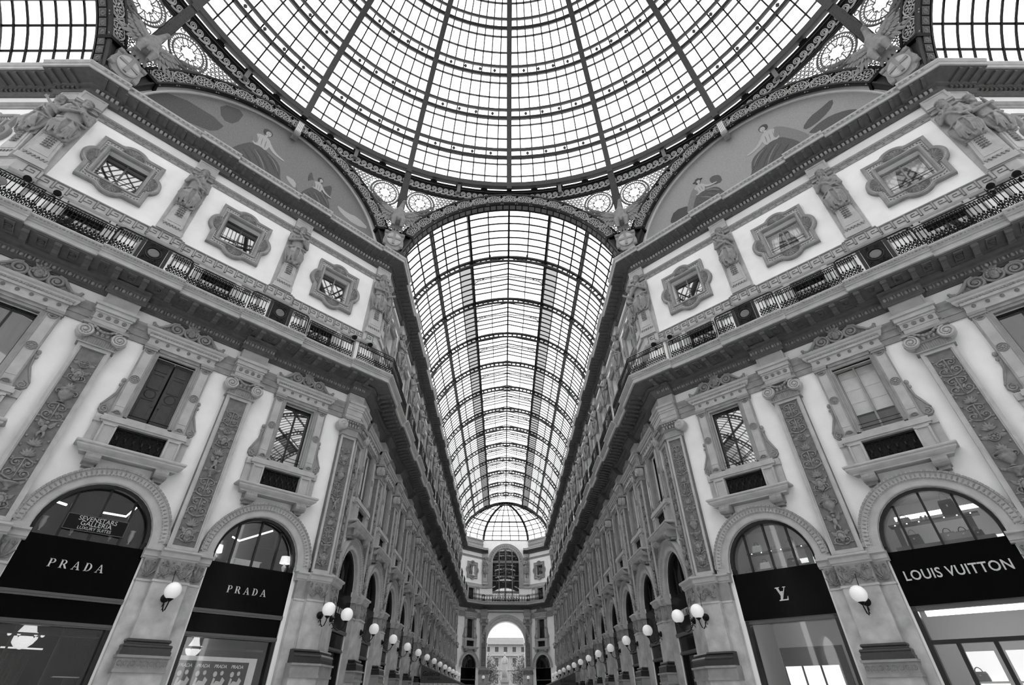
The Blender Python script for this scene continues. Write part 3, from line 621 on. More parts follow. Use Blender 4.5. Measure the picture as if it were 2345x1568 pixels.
        for e in (-1, 1):
            a, b = sorted((e*.03, e*(w-.05)))
            if style == 'blind':
                K.part('blind', MB().bx(a, b, -.34, -.33, zs+.75, zt-.06), 'cloth_white'); bl = MB()
                for zz in (zs+.75, zs+1.2, zs+1.7, zs+2.2): bl.bx(a, b, -.33, -.31, zz, zz+.03)
                K.part('blind_fold', bl, 'cloth_white'); K.part('room_glow', MB().bx(a, b, -.4, -.39, zs+.06, zs+.7), 'room_grey')
                for (lx, lz) in ((.15, 1.9), (.33, 1.55), (.45, 2.0), (.2, 1.3), (.5, 1.2), (.38, .55), (.2, .5), (.55, .45)): pass
                K.part('pane', MB().bx(a, b, -.23, -.22, zs+.06, zt-.06), 'shop_glass')
            else: K.part('pane', MB().bx(a, b, -.24, -.22, zs+.06, zt-.06), gm)
        K.part('bar', MB().bx(-w, w, -.06, -.04, zs+.16, zs+.18).bx(-w, w, -.06, -.04, zs+.3, zs+.315), 'iron_black')
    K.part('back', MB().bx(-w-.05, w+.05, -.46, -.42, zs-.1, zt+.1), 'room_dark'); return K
WINK = {s: window_kit(s) for s in ('glass', 'shutter', 'blind', 'dark')}
# ---- lobed upper windows
def quat_r(a, ax, az, off=0.):
    # star-shaped outline: rectangle half sizes ax, az with a round lobe on every side; off grows or shrinks it
    c, s = cos(a), sin(a); ax += off; az += off
    t = min(ax/abs(c) if abs(c) > 1e-9 else 9, az/abs(s) if abs(s) > 1e-9 else 9)
    for cx, cz in ((ax-off-.33, 0), (-(ax-off-.33), 0), (0, az-off-.37), (0, -(az-off-.37))):
        r = .58+off; b = c*cx+s*cz; disc = b*b-(cx*cx+cz*cz-r*r)
        if disc > 0: t = max(t, b+sqrt(disc))
    return t
QA = sorted([2*pi*i/96 for i in range(96)] + [atan2(s*1.235, c*1.12) % (2*pi) for s in (-1, 1) for c in (-1, 1)])
def qloop(off, d): return [(quat_r(a, 1.12, 1.235, off)*cos(a), -d, 18.62+quat_r(a, 1.12, 1.235, off)*sin(a)) for a in QA]
def rloop(ax, az, d):
    o = []
    for a in QA:
        c, s = cos(a), sin(a); t = min(ax/abs(c) if abs(c) > 1e-9 else 99, az/abs(s) if abs(s) > 1e-9 else 99); o.append((t*c, -d, 18.62+t*s))
    return o
def quat_kit(style):
    K = Kit(); mb = MB(); mb.loft([qloop(0, 0), qloop(0, .16), qloop(-.06, .2), qloop(-.13, .16), qloop(-.15, .11), qloop(-.15, .11)], True, False); K.part('outer_moulding', mb, 'stone')
    f = MB(); f.loft([qloop(-.15, .11), rloop(.86, .9, .11)], True, False); fi = K.part('face', f, 'stone_pale')
    b = MB(); n = 84
    for i in range(n):
        a = 2*pi*i/n; r = quat_r(a, 1.12, 1.235, -.21); b.bx(-.028, .028, .11, .135, -.014, .014, T(r*cos(a), 0, 18.62+r*sin(a)) @ RY(-a-pi/2))
    K.part('bead_row', b, 'stone_ground', fi, kind='stuff')
    rp = MB(); rp.loft([rloop(.88, .92, .11), rloop(.86, .9, .17), rloop(.8, .84, .18), rloop(.75, .79, .12), rloop(.72, .76, 0)], True, False); ri = K.part('window_moulding', rp, 'stone')
    for (cx, cz, a0, sx) in ((0, .93, 0, 1), (0, -.93, pi, 1), (.9, 0, -pi/2, 1), (-.9, 0, pi/2, 1)):
        s_ = MB(); s_.tube(circ(0, 0, .42, 12, 0, pi, .12, end=True), .03, 5); 
        for t in range(9):
            a = pi*(t+.5)/9; s_.tube([(.06*cos(a), -.12, .06*sin(a)), (.22*cos(a), -.15, .22*sin(a)), (.37*cos(a), -.13, .37*sin(a))], [.012, .035, .045], 4)
        s_.ball((0, -.12, .02), (.07, .05, .06), 6, 4); K.part('shell', s_, 'stone_relief', fi, T(cx, 0, 18.62+cz) @ RY(-a0) @ Matrix.Diagonal((1., 1, .78, 1)))
    fr = MB(); ax, az = .72, .76
    for x in (-ax, -.03, ax-.06): fr.bx(x, x+.06, -.36, -.28, 17.88, 19.4)
    fr.bx(-ax, ax, -.36, -.28, 17.88, 17.95); fr.bx(-ax, ax, -.36, -.28, 19.33, 19.4); K.part('sash', fr, 'stone' if style != 'dark' else 'bronze_bar')
    for e in (-1, 1):
        x0, x1 = sorted((e*.03, e*(ax-.06)))
        K.part('pane', MB().bx(x0, x1, -.34, -.32, 17.95, 19.33), 'window_glass' if style != 'curtain' else 'shop_glass')
        if style == 'curtain':
            c = MB(); xo = e*(ax-.06); xi = e*.1; zz = [19.33-.06*i for i in range(24)]
            rows = []
            for z in zz:
                u = (19.33-z)/1.38; wd = .5*(1-.55*sin(min(1, u)*pi*.5)); row = []
                for k in range(13): row.append((xo-e*wd*k/12, .42+.025*sin(k*2.2), z))
                rows.append(row)
            c.loft(rows, False, False); K.part('curtain', c, 'cloth_white', smooth=True)
    g = MB(); g.bx(-ax, ax, -.1, -.085, 18.16, 18.18); g.bx(-ax, ax, -.1, -.085, 18.3, 18.315); K.part('guard_bar', g, 'iron_black')
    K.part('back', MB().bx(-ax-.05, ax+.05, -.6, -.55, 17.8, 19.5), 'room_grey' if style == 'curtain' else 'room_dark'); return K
QUAT = {s: quat_kit(s) for s in ('glass', 'dark', 'curtain')}
def mezz_kit():
    K = Kit(); w = MZ[0]
    for e in (-1, 1):
        j = MB(); x0, x1 = sorted((e*w, e*(w+.26))); j.bx(x0, x1, 0, .08, 14.02, 16.1); j.bx(x0+.04, x1-.04, .08, .11, 14.02, 16.1); K.part('jamb', j, 'stone_pale')
        p = MB(); xm0, xm1 = 1.02, 1.78
        for a, b in ((xm0, xm0+.08), (xm1-.08, xm1)): x0, x1 = sorted((e*a, e*b)); p.bx(x0, x1, 0, .06, 14.3, 16.05)
        x0, x1 = sorted((e*xm0, e*xm1)); p.bx(x0, x1, 0, .06, 15.95, 16.05); p.bx(x0, x1, 0, .04, 15.8, 15.86); K.part('panel_moulding', p, 'stone')
    K.part('lintel', MB().bx(-w-.26, w+.26, 0, .08, 16.02, 16.1).bx(-w, w, -.05, .02, 15.96, 16.02), 'stone_pale')
    f = MB()
    for x in (-w, -.03, w-.05): f.bx(x, x+.055, -.34, -.26, 14.02, 16.02)
    f.bx(-w, w, -.34, -.26, 15.95, 16.02); f.bx(-w, w, -.34, -.26, 15.3, 15.35); K.part('sash', f, 'bronze_frame')
    for e in (-1, 1): x0, x1 = sorted((e*.03, e*(w-.05))); K.part('pane', MB().bx(x0, x1, -.32, -.3, 14.02, 15.95), 'window_glass_dark')
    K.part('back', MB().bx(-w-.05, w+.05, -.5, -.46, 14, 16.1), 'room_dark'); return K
MEZZ = mezz_kit()
# ---- herm figures that carry the upper cornice (z from the hem; facing -y)
def figure(kind, seed):
    r = random.Random(seed); mb = MB(); man = kind == 'man'
    def ell(z, rx, ry, cy, ph=0., fold=0., nf=9):
        return [((rx*(1+fold*cos(nf*a+ph)))*cos(a), cy+(ry*(1+fold*cos(nf*a+ph)))*sin(a), z) for a in [2*pi*k/54 for k in range(54)]]
    # skirt with folds, gathered at the hips
    mb.loft([ell(z, rx, ry, -.16, z*1.5, fo, 11) for z, rx, ry, fo in ((-.02, .30, .22, .15), (.02, .36, .27, .2), (.3, .38, .28, .17), (.6, .39, .285, .14), (.85, .40, .285, .09), (1.0, .38, .27, .05), (1.08, .33, .25, .0))])
    for e in (-1, 1):   # swags of cloth falling from the belt
        for k in range(5):
            x = e*(.06+.075*k); zb = .02+.1*abs(k-2)+r.uniform(-.04, .06)
            mb.tube([(e*.12+(x-e*.12)*.3, -.46, .98-.03*k), ((x+e*.1)*.8, -.51, .6), (x, -.47+.03*k, zb)], [.025, .034, .028], 6)
        mb.tube([(e*.42, -.1, 1.02), (e*.46, -.16, .72), (e*.4, -.22, .35), (e*.34, -.3, .05)], [.07, .08, .06, .04], 6)
    mb.tube([(.40*cos(a), -.16+.3*sin(a), 1.0+.04*sin(3*a)) for a in [2*pi*k/20 for k in range(20)]], .05, 6, True)
    # trunk
    tw = .3 if man else .275
    mb.loft([ell(z, rx, ry, cy) for z, rx, ry, cy in ((.95, .33, .23, -.15), (1.15, tw, .2, -.15), (1.35, tw+.03, .215, -.15), (1.6, .37, .24, -.15), (1.78, .40, .23, -.14), (1.9, .39, .19, -.13), (1.97, .3, .15, -.13), (2.02, .13, .12, -.14), (2.16, .105, .11, -.16))])
    if man:
        for e in (-1, 1): mb.ball((e*.16, -.34, 1.72), (.15, .07, .1), 10, 6)
        for j in range(3):
            for e in (-1, 1): mb.ball((e*.07, -.34+.01*j, 1.5-.12*j), (.065, .04, .05), 8, 5)
    else:
        for e in (-1, 1): mb.ball((e*.155, -.36, 1.66), (.11, .1, .105), 10, 7)
    # head
    hz = 2.36; hy = -.2; mb.ball((0, hy, hz), (.14, .165, .195), 16, 10); mb.ball((0, hy-.06, hz-.09), (.105, .105, .11), 12, 8)
    mb.ball((0, hy-.175, hz-.02), (.026, .042, .055), 8, 5); mb.ball((0, hy-.15, hz+.055), (.1, .03, .022), 8, 5)
    for e in (-1, 1): mb.ball((e*.052, hy-.145, hz+.018), (.028, .022, .016), 8, 5); mb.ball((e*.06, hy-.12, hz-.04), (.045, .04, .045), 8, 5); mb.ball((e*.14, hy, hz-.01), (.025, .04, .05), 6, 4)
    mb.ball((0, hy-.155, hz-.093), (.045, .02, .013), 8, 4); mb.ball((0, hy-.15, hz-.118), (.035, .02, .012), 8, 4)
    for k in range(26):   # curly hair / wreath
        a = 2*pi*k/13; lv = k//13
        if lv == 1 and sin(a) < -.55: continue
        mb.ball((.15*cos(a), hy+.02+.165*sin(a)*(1 if sin(a) > 0 else .82), hz+(.1+.07 if lv == 0 else .03)), (.058, .058, .055), 7, 5)
    mb.ball((0, hy+.02, hz+.16), (.14, .15, .08), 12, 6)
    if man:
        for k in range(7): a = -pi*k/6; mb.ball((.1*cos(a), hy-.1+.03*abs(cos(a)), hz-.13+.09*sin(a)), (.045, .05, .06), 7, 5)
    else:
        for e in (-1, 1): mb.tube([(e*.14, hy+.02, hz+.05), (e*.165, hy+.05, hz-.15), (e*.15, hy-.02, hz-.36), (e*.17, hy-.08, hz-.5)], [.05, .055, .05, .025], 6)
    # arms: shoulder, elbow, wrist; hand with palm, four fingers and thumb
    poses = {'man': (((-.42, -.12, 1.86), (-.52, -.22, 1.42), (.04, -.5, 1.56)), ((.42, -.12, 1.86), (.5, -.26, 1.36), (-.1, -.52, 1.74))),
             'woman': (((-.38, -.12, 1.86), (-.46, -.24, 1.42), (.06, -.5, 1.3)), ((.38, -.12, 1.86), (.47, -.22, 1.40), (.0, -.54, 1.92))),
             'maid': (((-.38, -.12, 1.86), (-.48, -.2, 1.44), (-.12, -.48, 1.78)), ((.38, -.12, 1.86), (.49, -.16, 1.4), (.16, -.5, 1.2)))}[kind]
    for S_, E_, H_ in poses:
        S_, E_, H_ = Vector(S_), Vector(E_), Vector(H_); k = 1.12 if man else 1.
        mb.ball(S_, .13*k, 10, 7); mb.tube([S_, S_.lerp(E_, .4), E_], [.11*k, .105*k, .075*k], 8); mb.ball(E_, .078*k, 8, 6); mb.tube([E_, E_.lerp(H_, .35), H_], [.078*k, .082*k, .05*k], 8)
        dv = (H_-E_).normalized(); sd_ = dv.cross(Vector((0, -1, 0))).normalized(); mb.ball(H_+dv*.06, (.065, .05, .055), 8, 6)
        for i in range(4): b = H_+dv*.1+sd_*(.045-.03*i); mb.tube([b, b+dv*(.07-.008*abs(i-1)), b+dv*(.11-.012*abs(i-1))+Vector((0, .03, -.01))], [.019, .018, .014], 5)
        b = H_+dv*.04+sd_*.05; mb.tube([b, b+sd_*.05+dv*.04, b+sd_*.06+dv*.08], [.02, .02, .015], 5)
    if kind != 'man':   # shawl over one shoulder
        mb.tube([(-.36, .02, 1.95), (-.28, -.32, 1.9), (0, -.41, 1.5), (.3, -.36, 1.18), (.42, -.12, 1.05)], [.06, .06, .055, .06, .06], 6)
    else:
        mb.tube([(.44, -.05, 1.5), (.47, -.2, 1.2), (.3, -.42, 1.05), (-.1, -.46, .98), (-.42, -.25, 1.02)], [.05, .07, .07, .06, .06], 6)
    return mb
FIGS = [remesh(figure(k, s), .019, 'figure', 'stone_statue', 1) for k, s in (('man', 1), ('woman', 2), ('maid', 3))]
def herm_parts(K, fig, B=None, side=True):
    B = B or Matrix.Identity(4)
    if side: K.part('backing_strip', MB().bx(-.48, .48, 0, .06, 16.68, 20.55), 'stone_pale', None, B)
    h = MB(); h.bx(-.44, .44, 0, .36, 16.68, 16.95); h.frus((-.4, .4), (16.95, 17.12), 0, (-.38, .38), (16.95, 17.12), .33)
    h.loft([[(-x, 0, z), (x, 0, z), (x, -d, z), (-x, -d, z)] for x, d, z in ((.36, .28, 17.12), (.29, .3, 18.35))], True, True)
    h.loft([[(-x, -.26, z), (x, -.26, z), (x, -d, z), (-x, -d, z)] for x, d, z in ((.26, .3, 17.3), (.21, .335, 18.3))], True, True); hi = K.part('herm_pillar', h, 'stone_pale', None, B)
    z_ = MB()
    for k in range(6): z_.prism([(-.36+.12*k, 17.1), (-.36+.12*k+.12, 17.1), (-.36+.12*k+.06, 16.98)][::-1], .33, .37)
    K.part('leaf_band', z_, 'stone', hi)
    g = MB()
    for j in range(5):
        for e in (-1, 0, 1):
            if abs(e) + j > 4: continue
            g.ball((e*.075, -.35, 18.2-.12*j), (.05, .05, .055), 7, 5)
        leaf(g, 0, 18.24-.12*j, -.5, .17, .04, .33, .05); leaf(g, 0, 18.24-.12*j, pi+.5, .17, .04, .33, .05)
    K.part('fruit_garland', g, 'stone_relief', hi)
    K.part('figure', fig, None, None, B @ T(0, -.08, 18.28) @ Matrix.Diagonal((.92, 1, 1.02, 1)))
    b = MB(); b.bx(-.42, .42, 0, .16, 20.55, 20.66); b.bx(-.36, .36, 0, .13, 20.66, 20.76); b.bx(-.44, .44, 0, .2, 20.76, 20.88); K.part('head_block', b, 'stone', None, B)
    b = MB(); b.bx(-.42, .42, 0, .2, 20.88, 21.46); b.frus((-.34, .34), (20.98, 21.38), .2, (-.3, .3), (21.02, 21.34), .18); 
    for a, c in ((-.42, -.34), (.34, .42)): b.bx(a, c, .2, .225, 20.88, 21.46)
    for z0, z1 in ((20.88, 20.98), (21.38, 21.46)): b.bx(-.34, .34, .2, .225, z0, z1)
    K.part('frieze_block', b, 'stone_pale', None, B)
def herm_kit(fig): K = Kit(); herm_parts(K, fig); return K
HERM = [herm_kit(f) for f in FIGS]
def corner_herm_kit(f1, f2, sd):
    K = Kit(); m = mitre((q, -q), (1, 0))
    herm_parts(K, f1, T(sd*q*.18, -q*.18, 0) @ RZ(-sd*pi/4)); herm_parts(K, f2, T(0, .62, 0) @ RZ(-sd*pi/2)); return K
# ---- balcony railing: baluster pair unit
def baluster_mesh():
    mb = MB(); mb.tube([(0, 0, 0), (0, 0, .92)], .014, 4)
    for e in (-1, 1):
        mb.tube([(e*.075, 0, .72), (e*.072, 0, .8), (e*.045, 0, .87), (0, 0, .9)], .013, 4); mb.tube(spiral(e*.04, .82, .03, .012, 1.1, -pi/2, e), .007, 3, n=6) if False else None
        mb.ball((e*.06, 0, .13), (.034, .03, .04), 5, 4); mb.ball((e*.045, 0, .25), (.03, .026, .035), 5, 4); mb.tube([(e*.0, 0, .02), (e*.065, 0, .1), (e*.02, 0, .2), (e*.06, 0, .3)], .014, 4); mb.ball((e*.06, 0, .31), (.025, .022, .03), 5, 4)
    mb.ball((0, 0, .36), (.04, .035, .045), 6, 4); mb.ball((0, 0, .75), (.035, .032, .03), 6, 4); mb.ball((0, 0, .8), (.022, .022, .03), 5, 4); return mb
BAL = baluster_mesh().mesh('baluster', 'iron_black')
def rail_kit(L, centre=False):
    K = Kit(); h = L/2
    if centre:
        p = [(-h, 0, 0), (-h, 0, .88), (-h+.03, 0, .97), (-h+.12, 0, 1.02), (h-.12, 0, 1.02), (h-.03, 0, .97), (h, 0, .88), (h, 0, 0)]; K.part('top_rail', MB().tube(p, .024, 6), 'iron_black')
    else: K.part('top_rail', MB().tube([(-h, 0, .98), (h, 0, .98)], .02, 6), 'iron_black')
    K.part('bottom_rail', MB().bx(-h, h, -.012, .012, .03, .055), 'iron_black')
    K.part('lattice_rail', MB().bx(-h, h, -.008, .008, .88, .9), 'iron_black')
    for e in (-1, 1): K.part('post', MB().tube([(e*h, 0, 0), (e*h, 0, .95)], .016, 5), 'iron_black')
    n = int((L-.1)/.12)
    for i in range(n):
        x = -h+.1+(L-.2)*i/(n-1)
        if centre and abs(x) < .52: continue
        K.part('baluster', BAL, None, None, T(x, 0, .02))
    if centre:
        c = MB(); c.bx(-.36, .36, -.008, .008, .03, .98); ci = K.part('shield_panel', c, 'iron_black'); o = MB(); o.tube(circ(0, .52, .25, 20, d=.02), .02, 5, True); rr = random.Random(3)
        for i in range(14): o.tube(spiral(rr.uniform(-.3, .3), rr.choice((rr.uniform(.08, .24), rr.uniform(.8, .93))), .07, .015, 1.2, rr.uniform(0, 6), rr.choice((-1, 1)), .02), .011, 4)
        K.part('panel_scrolls', o, 'iron_rib', ci); s_ = MB(); s_.lathe([(.18, 0), (.18, .03), (.16, .045), (.02, .05)], 20, (0, 0, .52), 'd'); K.part('shield', s_, 'iron_mid', ci, label='pale round shield')
        for e in (-1, 1): K.part('side_bar', MB().bx(e*.43-.06, e*.43-.03, -.012, .012, .03, .98).bx(e*.43+.03, e*.43+.06, -.012, .012, .03, .98).bx(e*.43-.03, e*.43+.03, -.005, .005, .03, .98), 'iron_rib')
    return K
RAILC = rail_kit(2.45, True); RAILL = rail_kit(2.2)
# ---- globe wall lamp
def lamp_kit():
    K = Kit(); b = MB(); b.lathe([(.12, .4), (.12, .44), (.08, .47), (.04, .49)], 14, (0, 0, 3.97), 'd'); b.ball((0, -.5, 3.97), .045, 8, 5); K.part('wall_rose', b, 'iron_black')
    a = MB(); p = [(0, -.46, 3.97), (0, -.5, 3.82), (0, -.6, 3.68), (0, -.72, 3.6), (0, -.86, 3.62), (0, -.96, 3.74), (0, -1.0, 3.86)]; a.tube(p, .018, 6)
    sp = [(0, -.58+.1*cos(t)*(1-i/26), 3.98+.13*sin(t)*(1-i/26)) for i, t in enumerate([-pi/2+2*pi*j/12 for j in range(20)])]; a.tube(sp, .012, 5)
    a.tube([(0, -.5+.09*cos(t), 3.74+.09*sin(t)) for t in [2*pi*j/12 for j in range(10)]], .011, 4); K.part('arm', a, 'iron_black')
    K.part('tie_rod', MB().tube([(0, -.45, 4.72), (0, -.5, 4.62), (0, -.56, 4.4), (0, -.53, 4.08), (0, -.5, 3.98)], .01, 4), 'iron_black')
    K.part('gallery', MB().lathe([(.02, 3.82), (.06, 3.86), (.1, 3.9), (.1, 3.92), (.03, 3.92)], 12, (0, -1.0, 0)), 'iron_black')
    K.part('globe', MB().ball((0, -1.0, 4.11), (.225, .225, .23), 24, 14), 'globe_glass', smooth=True, label='opal white glass globe'); return K
LAMP = lamp_kit()
# ---- archivolt over the shopfronts
def arch_kit():
    K = Kit(); prof = [(AR-.0, 0), (AR-.0, .14), (AR+.03, .16), (AR+.06, .16), (AR+.22, .14), (AR+.25, .2), (AR+.40, .22), (AR+.42, .27), (AO, .27), (AO, 0)]; A = [pi*i/40 for i in range(41)]; mb = MB()
    mb.loft([[(r*cos(a), -d, AZ+r*sin(a)) for r, d in prof] for a in A], False, False); mb.v += []
    for a in (0, pi): pass
    base = MB(); 
    for e in (-1, 1): x0, x1 = sorted((e*AR, e*AO)); base.bx(x0, x1, 0, .2, 5.3, AZ)
    ai = K.part('archivolt', mb.join(base), 'stone_pale')
    b = MB()
    for i in range(60): a = pi*(i+.5)/60; b.ball(((AR+.245)*cos(a), -.2, AZ+(AR+.245)*sin(a)), .022, 5, 3)
    K.part('bead_row', b, 'stone', ai, kind='stuff')
    o = MB()
    for i in range(46):
        a = pi*(i+.5)/46; o.bx(-.045, .045, .26, .3, -.03, .03, T((AO-.03)*cos(a), 0, AZ+(AO-.03)*sin(a)) @ RY(-a-pi/2)); leaf(o, (AR+.27)*cos(a), AZ+(AR+.27)*sin(a), a, .12, .035, .215, .02)
    K.part('leaf_row', o, 'stone', ai, kind='stuff'); return K
ARCH = arch_kit()
# ================================================================== PLACING THE REPEATS
# ---- ornament of the running cornices
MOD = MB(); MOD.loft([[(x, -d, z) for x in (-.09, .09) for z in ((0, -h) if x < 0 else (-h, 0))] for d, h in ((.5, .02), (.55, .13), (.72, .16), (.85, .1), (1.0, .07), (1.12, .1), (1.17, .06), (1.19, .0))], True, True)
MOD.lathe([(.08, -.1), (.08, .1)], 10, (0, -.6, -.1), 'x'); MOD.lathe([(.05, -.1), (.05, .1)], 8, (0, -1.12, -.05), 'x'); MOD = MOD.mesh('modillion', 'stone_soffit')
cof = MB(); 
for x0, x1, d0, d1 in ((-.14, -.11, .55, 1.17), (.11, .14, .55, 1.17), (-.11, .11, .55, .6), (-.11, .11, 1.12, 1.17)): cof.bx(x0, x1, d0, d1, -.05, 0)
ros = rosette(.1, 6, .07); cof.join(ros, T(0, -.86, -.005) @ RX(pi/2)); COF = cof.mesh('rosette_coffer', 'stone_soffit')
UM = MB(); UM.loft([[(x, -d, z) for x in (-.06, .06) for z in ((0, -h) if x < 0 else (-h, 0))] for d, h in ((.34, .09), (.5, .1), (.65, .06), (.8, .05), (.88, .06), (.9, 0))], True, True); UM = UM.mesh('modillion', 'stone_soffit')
def egg_mb(n, pitch, dd, z, r, x0):
    mb = MB()
    for i in range(n): mb.ball((x0+i*pitch, -dd, z), r, 6, 4)
    return mb
def meander_unit():
    # one key of the Greek fret as raised bars, pitch .44
    m_ = MB(); t = .022; z0 = 16.24; h = .36
    def hb(a, b, z): m_.bx(a, b, .135, .165, z-t/2, z+t/2)
    def vb(x, a, b): m_.bx(x-t/2, x+t/2, .135, .165, a, b)
    hb(0, .36, z0+h); vb(.36, z0+.12, z0+h); hb(.12, .36, z0+.12); vb(.12, z0+.12, z0+.24); hb(.12, .26, z0+.24); vb(0, z0, z0+h); hb(.0-.08, 0, z0); hb(.36, .44, z0+.0); vb(.36, z0, z0+.12)
    return m_
MU = meander_unit()
def ornament_diag(sd):
    F = F_diag(sd); n = 34
    for i in range(n):
        s = .25+(SIDE-.5)*i/(n-1); jog = .12 if (abs(s-S1) < 1.3 or abs(s-S2) < 1.3 or s < 1.4 or s > SIDE-1.4) else 0
        me, nm = (COF, 'rosette_coffer') if i % 2 else (MOD, 'modillion')
        link(bpy.data.objects.new(nm, me), TRIM[(15, sd)], F @ T(xs(sd, s), -jog, 13.545))
    for i in range(38):
        s = .2+(SIDE-.4)*i/37; link(bpy.data.objects.new('modillion', UM), TRIM[(11, sd)], F @ T(xs(sd, s), -(.12 if abs(s-S1) < .85 or abs(s-S2) < .85 or s < .95 or s > SIDE-.95 else 0), 21.87))
    dn = MB(); N = 84
    for i in range(N):
        s = .1+(SIDE-.2)*i/(N-1); e = .12 if abs(s-S1) < .85 or abs(s-S2) < .85 or s < .95 or s > SIDE-.95 else 0
        x = xs(sd, s); dn.bx(x-.05, x+.05, .16+e, .27+e, 21.6, 21.72)
    tag(link(bpy.data.objects.new('dentil_row', dn.mesh('dentil_row', 'stone_pale')), TRIM[(11, sd)], F), kind='stuff')
    eg = MB(); N = 74
    for i in range(N):
        s = .05+(SIDE-.1)*i/(N-1); e = .12 if abs(s-S1) < .85 or abs(s-S2) < .85 or s < .95 or s > SIDE-.95 else 0
        eg.ball((xs(sd, s), -1.055-e, 22.1), (.06, .035, .045), 6, 4)
    N = 72
    for i in range(N):
        s = .05+(SIDE-.1)*i/(N-1); e = .12 if abs(s-S1) < 1.3 or abs(s-S2) < 1.3 or s < 1.4 or s > SIDE-1.4 else 0
        eg.ball((xs(sd, s), -1.43-e, 13.93), (.05, .03, .035), 5, 4); eg.ball((xs(sd, s+.1), -1.43-e, 13.915), (.03, .03, .03), 5, 3)
    N = 66
    for i in range(N):
        s = .1+(SIDE-.2)*i/(N-1); e = .3 if abs(s-S1) < .6 or abs(s-S2) < .6 or s < .7 or s > SIDE-.7 else 0
        eg.ball((xs(sd, s), -.2-e, 13.22), (.06, .06, .075), 6, 4); eg.bx(xs(sd, s+.1)-.015, xs(sd, s+.1)+.015, .12+e, .27+e, 13.16, 13.27)
    for i in range(90):
        s = .1+(SIDE-.2)*i/89; e = .06 if abs(s-S1) < .4 or abs(s-S2) < .4 else 0
        eg.ball((xs(sd, s), -.11-e, 20.76), (.055, .035, .035), 5, 4)
    tag(link(bpy.data.objects.new('egg_row', eg.mesh('egg_row', 'stone', True)), TRIM[(1, sd)], F), kind='stuff')
    me_ = MB(); N = 33
    for i in range(N):
        s = .1+(SIDE-.25)*i/N; e = .14 if any(abs(s+.2-c) < .5 for c in (S1, S2)) or s < .45 or s > SIDE-.8 else 0
        x = xs(sd, s); me_.join(MU, T(x, -e, 0) @ Matrix.Diagonal((sd, 1, 1, 1)), flip=sd < 0)
    tag(link(bpy.data.objects.new('meander_fret', me_.mesh('meander_fret', 'stone_ground')), TRIM[(7, sd)], F), kind='stuff')
    lf = MB()   # small leaf marks below the upper string course
    for i in range(42): s = .2+(SIDE-.4)*i/41; x = xs(sd, s); lf.bx(x-.06, x+.06, .03, .05, 20.6, 20.62); lf.bx(x-.02, x+.02, .03, .05, 20.57, 20.65)
    tag(link(bpy.data.objects.new('leaf_mark_row', lf.mesh('leaf_mark_row', 'stone_ground')), TRIM[(9, sd)], F), kind='stuff')
def ornament_arm(sd, F=None, YE=None, sx=None):
    par = sd; F = F or F_arm(sd); YE = YE or YEND; sd = sx or sd
    cnt = 0; far = MB(); y = R+.5
    while y < YE-.3:
        e = .12 if abs(((y-Y0+BAY/2) % BAY)-BAY/2) < 1.3 else 0
        if y < 42: link(bpy.data.objects.new('modillion', MOD), TRIM[(15, par)], F @ T(xa(sd, y), -e, 13.545))
        else: far.bx(xa(sd, y)-.09, xa(sd, y)+.09, .5, 1.17+e, 13.43, 13.55)
        y += .44
    y = R+.4
    while y < YE-.3:
        e = .12 if abs(((y-Y0+BAY/2) % BAY)-BAY/2) < .85 else 0
        far.bx(xa(sd, y)-.06, xa(sd, y)+.06, .34, .88+e, 21.78, 21.88); far.bx(xa(sd, y)-.05, xa(sd, y)+.05, .16+e, .26+e, 21.6, 21.72); far.bx(xa(sd, y+.19)-.05, xa(sd, y+.19)+.05, .16+e, .26+e, 21.6, 21.72); y += .38
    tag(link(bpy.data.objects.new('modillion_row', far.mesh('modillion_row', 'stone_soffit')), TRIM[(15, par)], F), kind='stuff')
for sd in (-1, 1): ornament_diag(sd); ornament_arm(sd); ornament_arm(sd, (WEST if sd < 0 else EAST) @ F_arm(-sd), R+9, -sd)
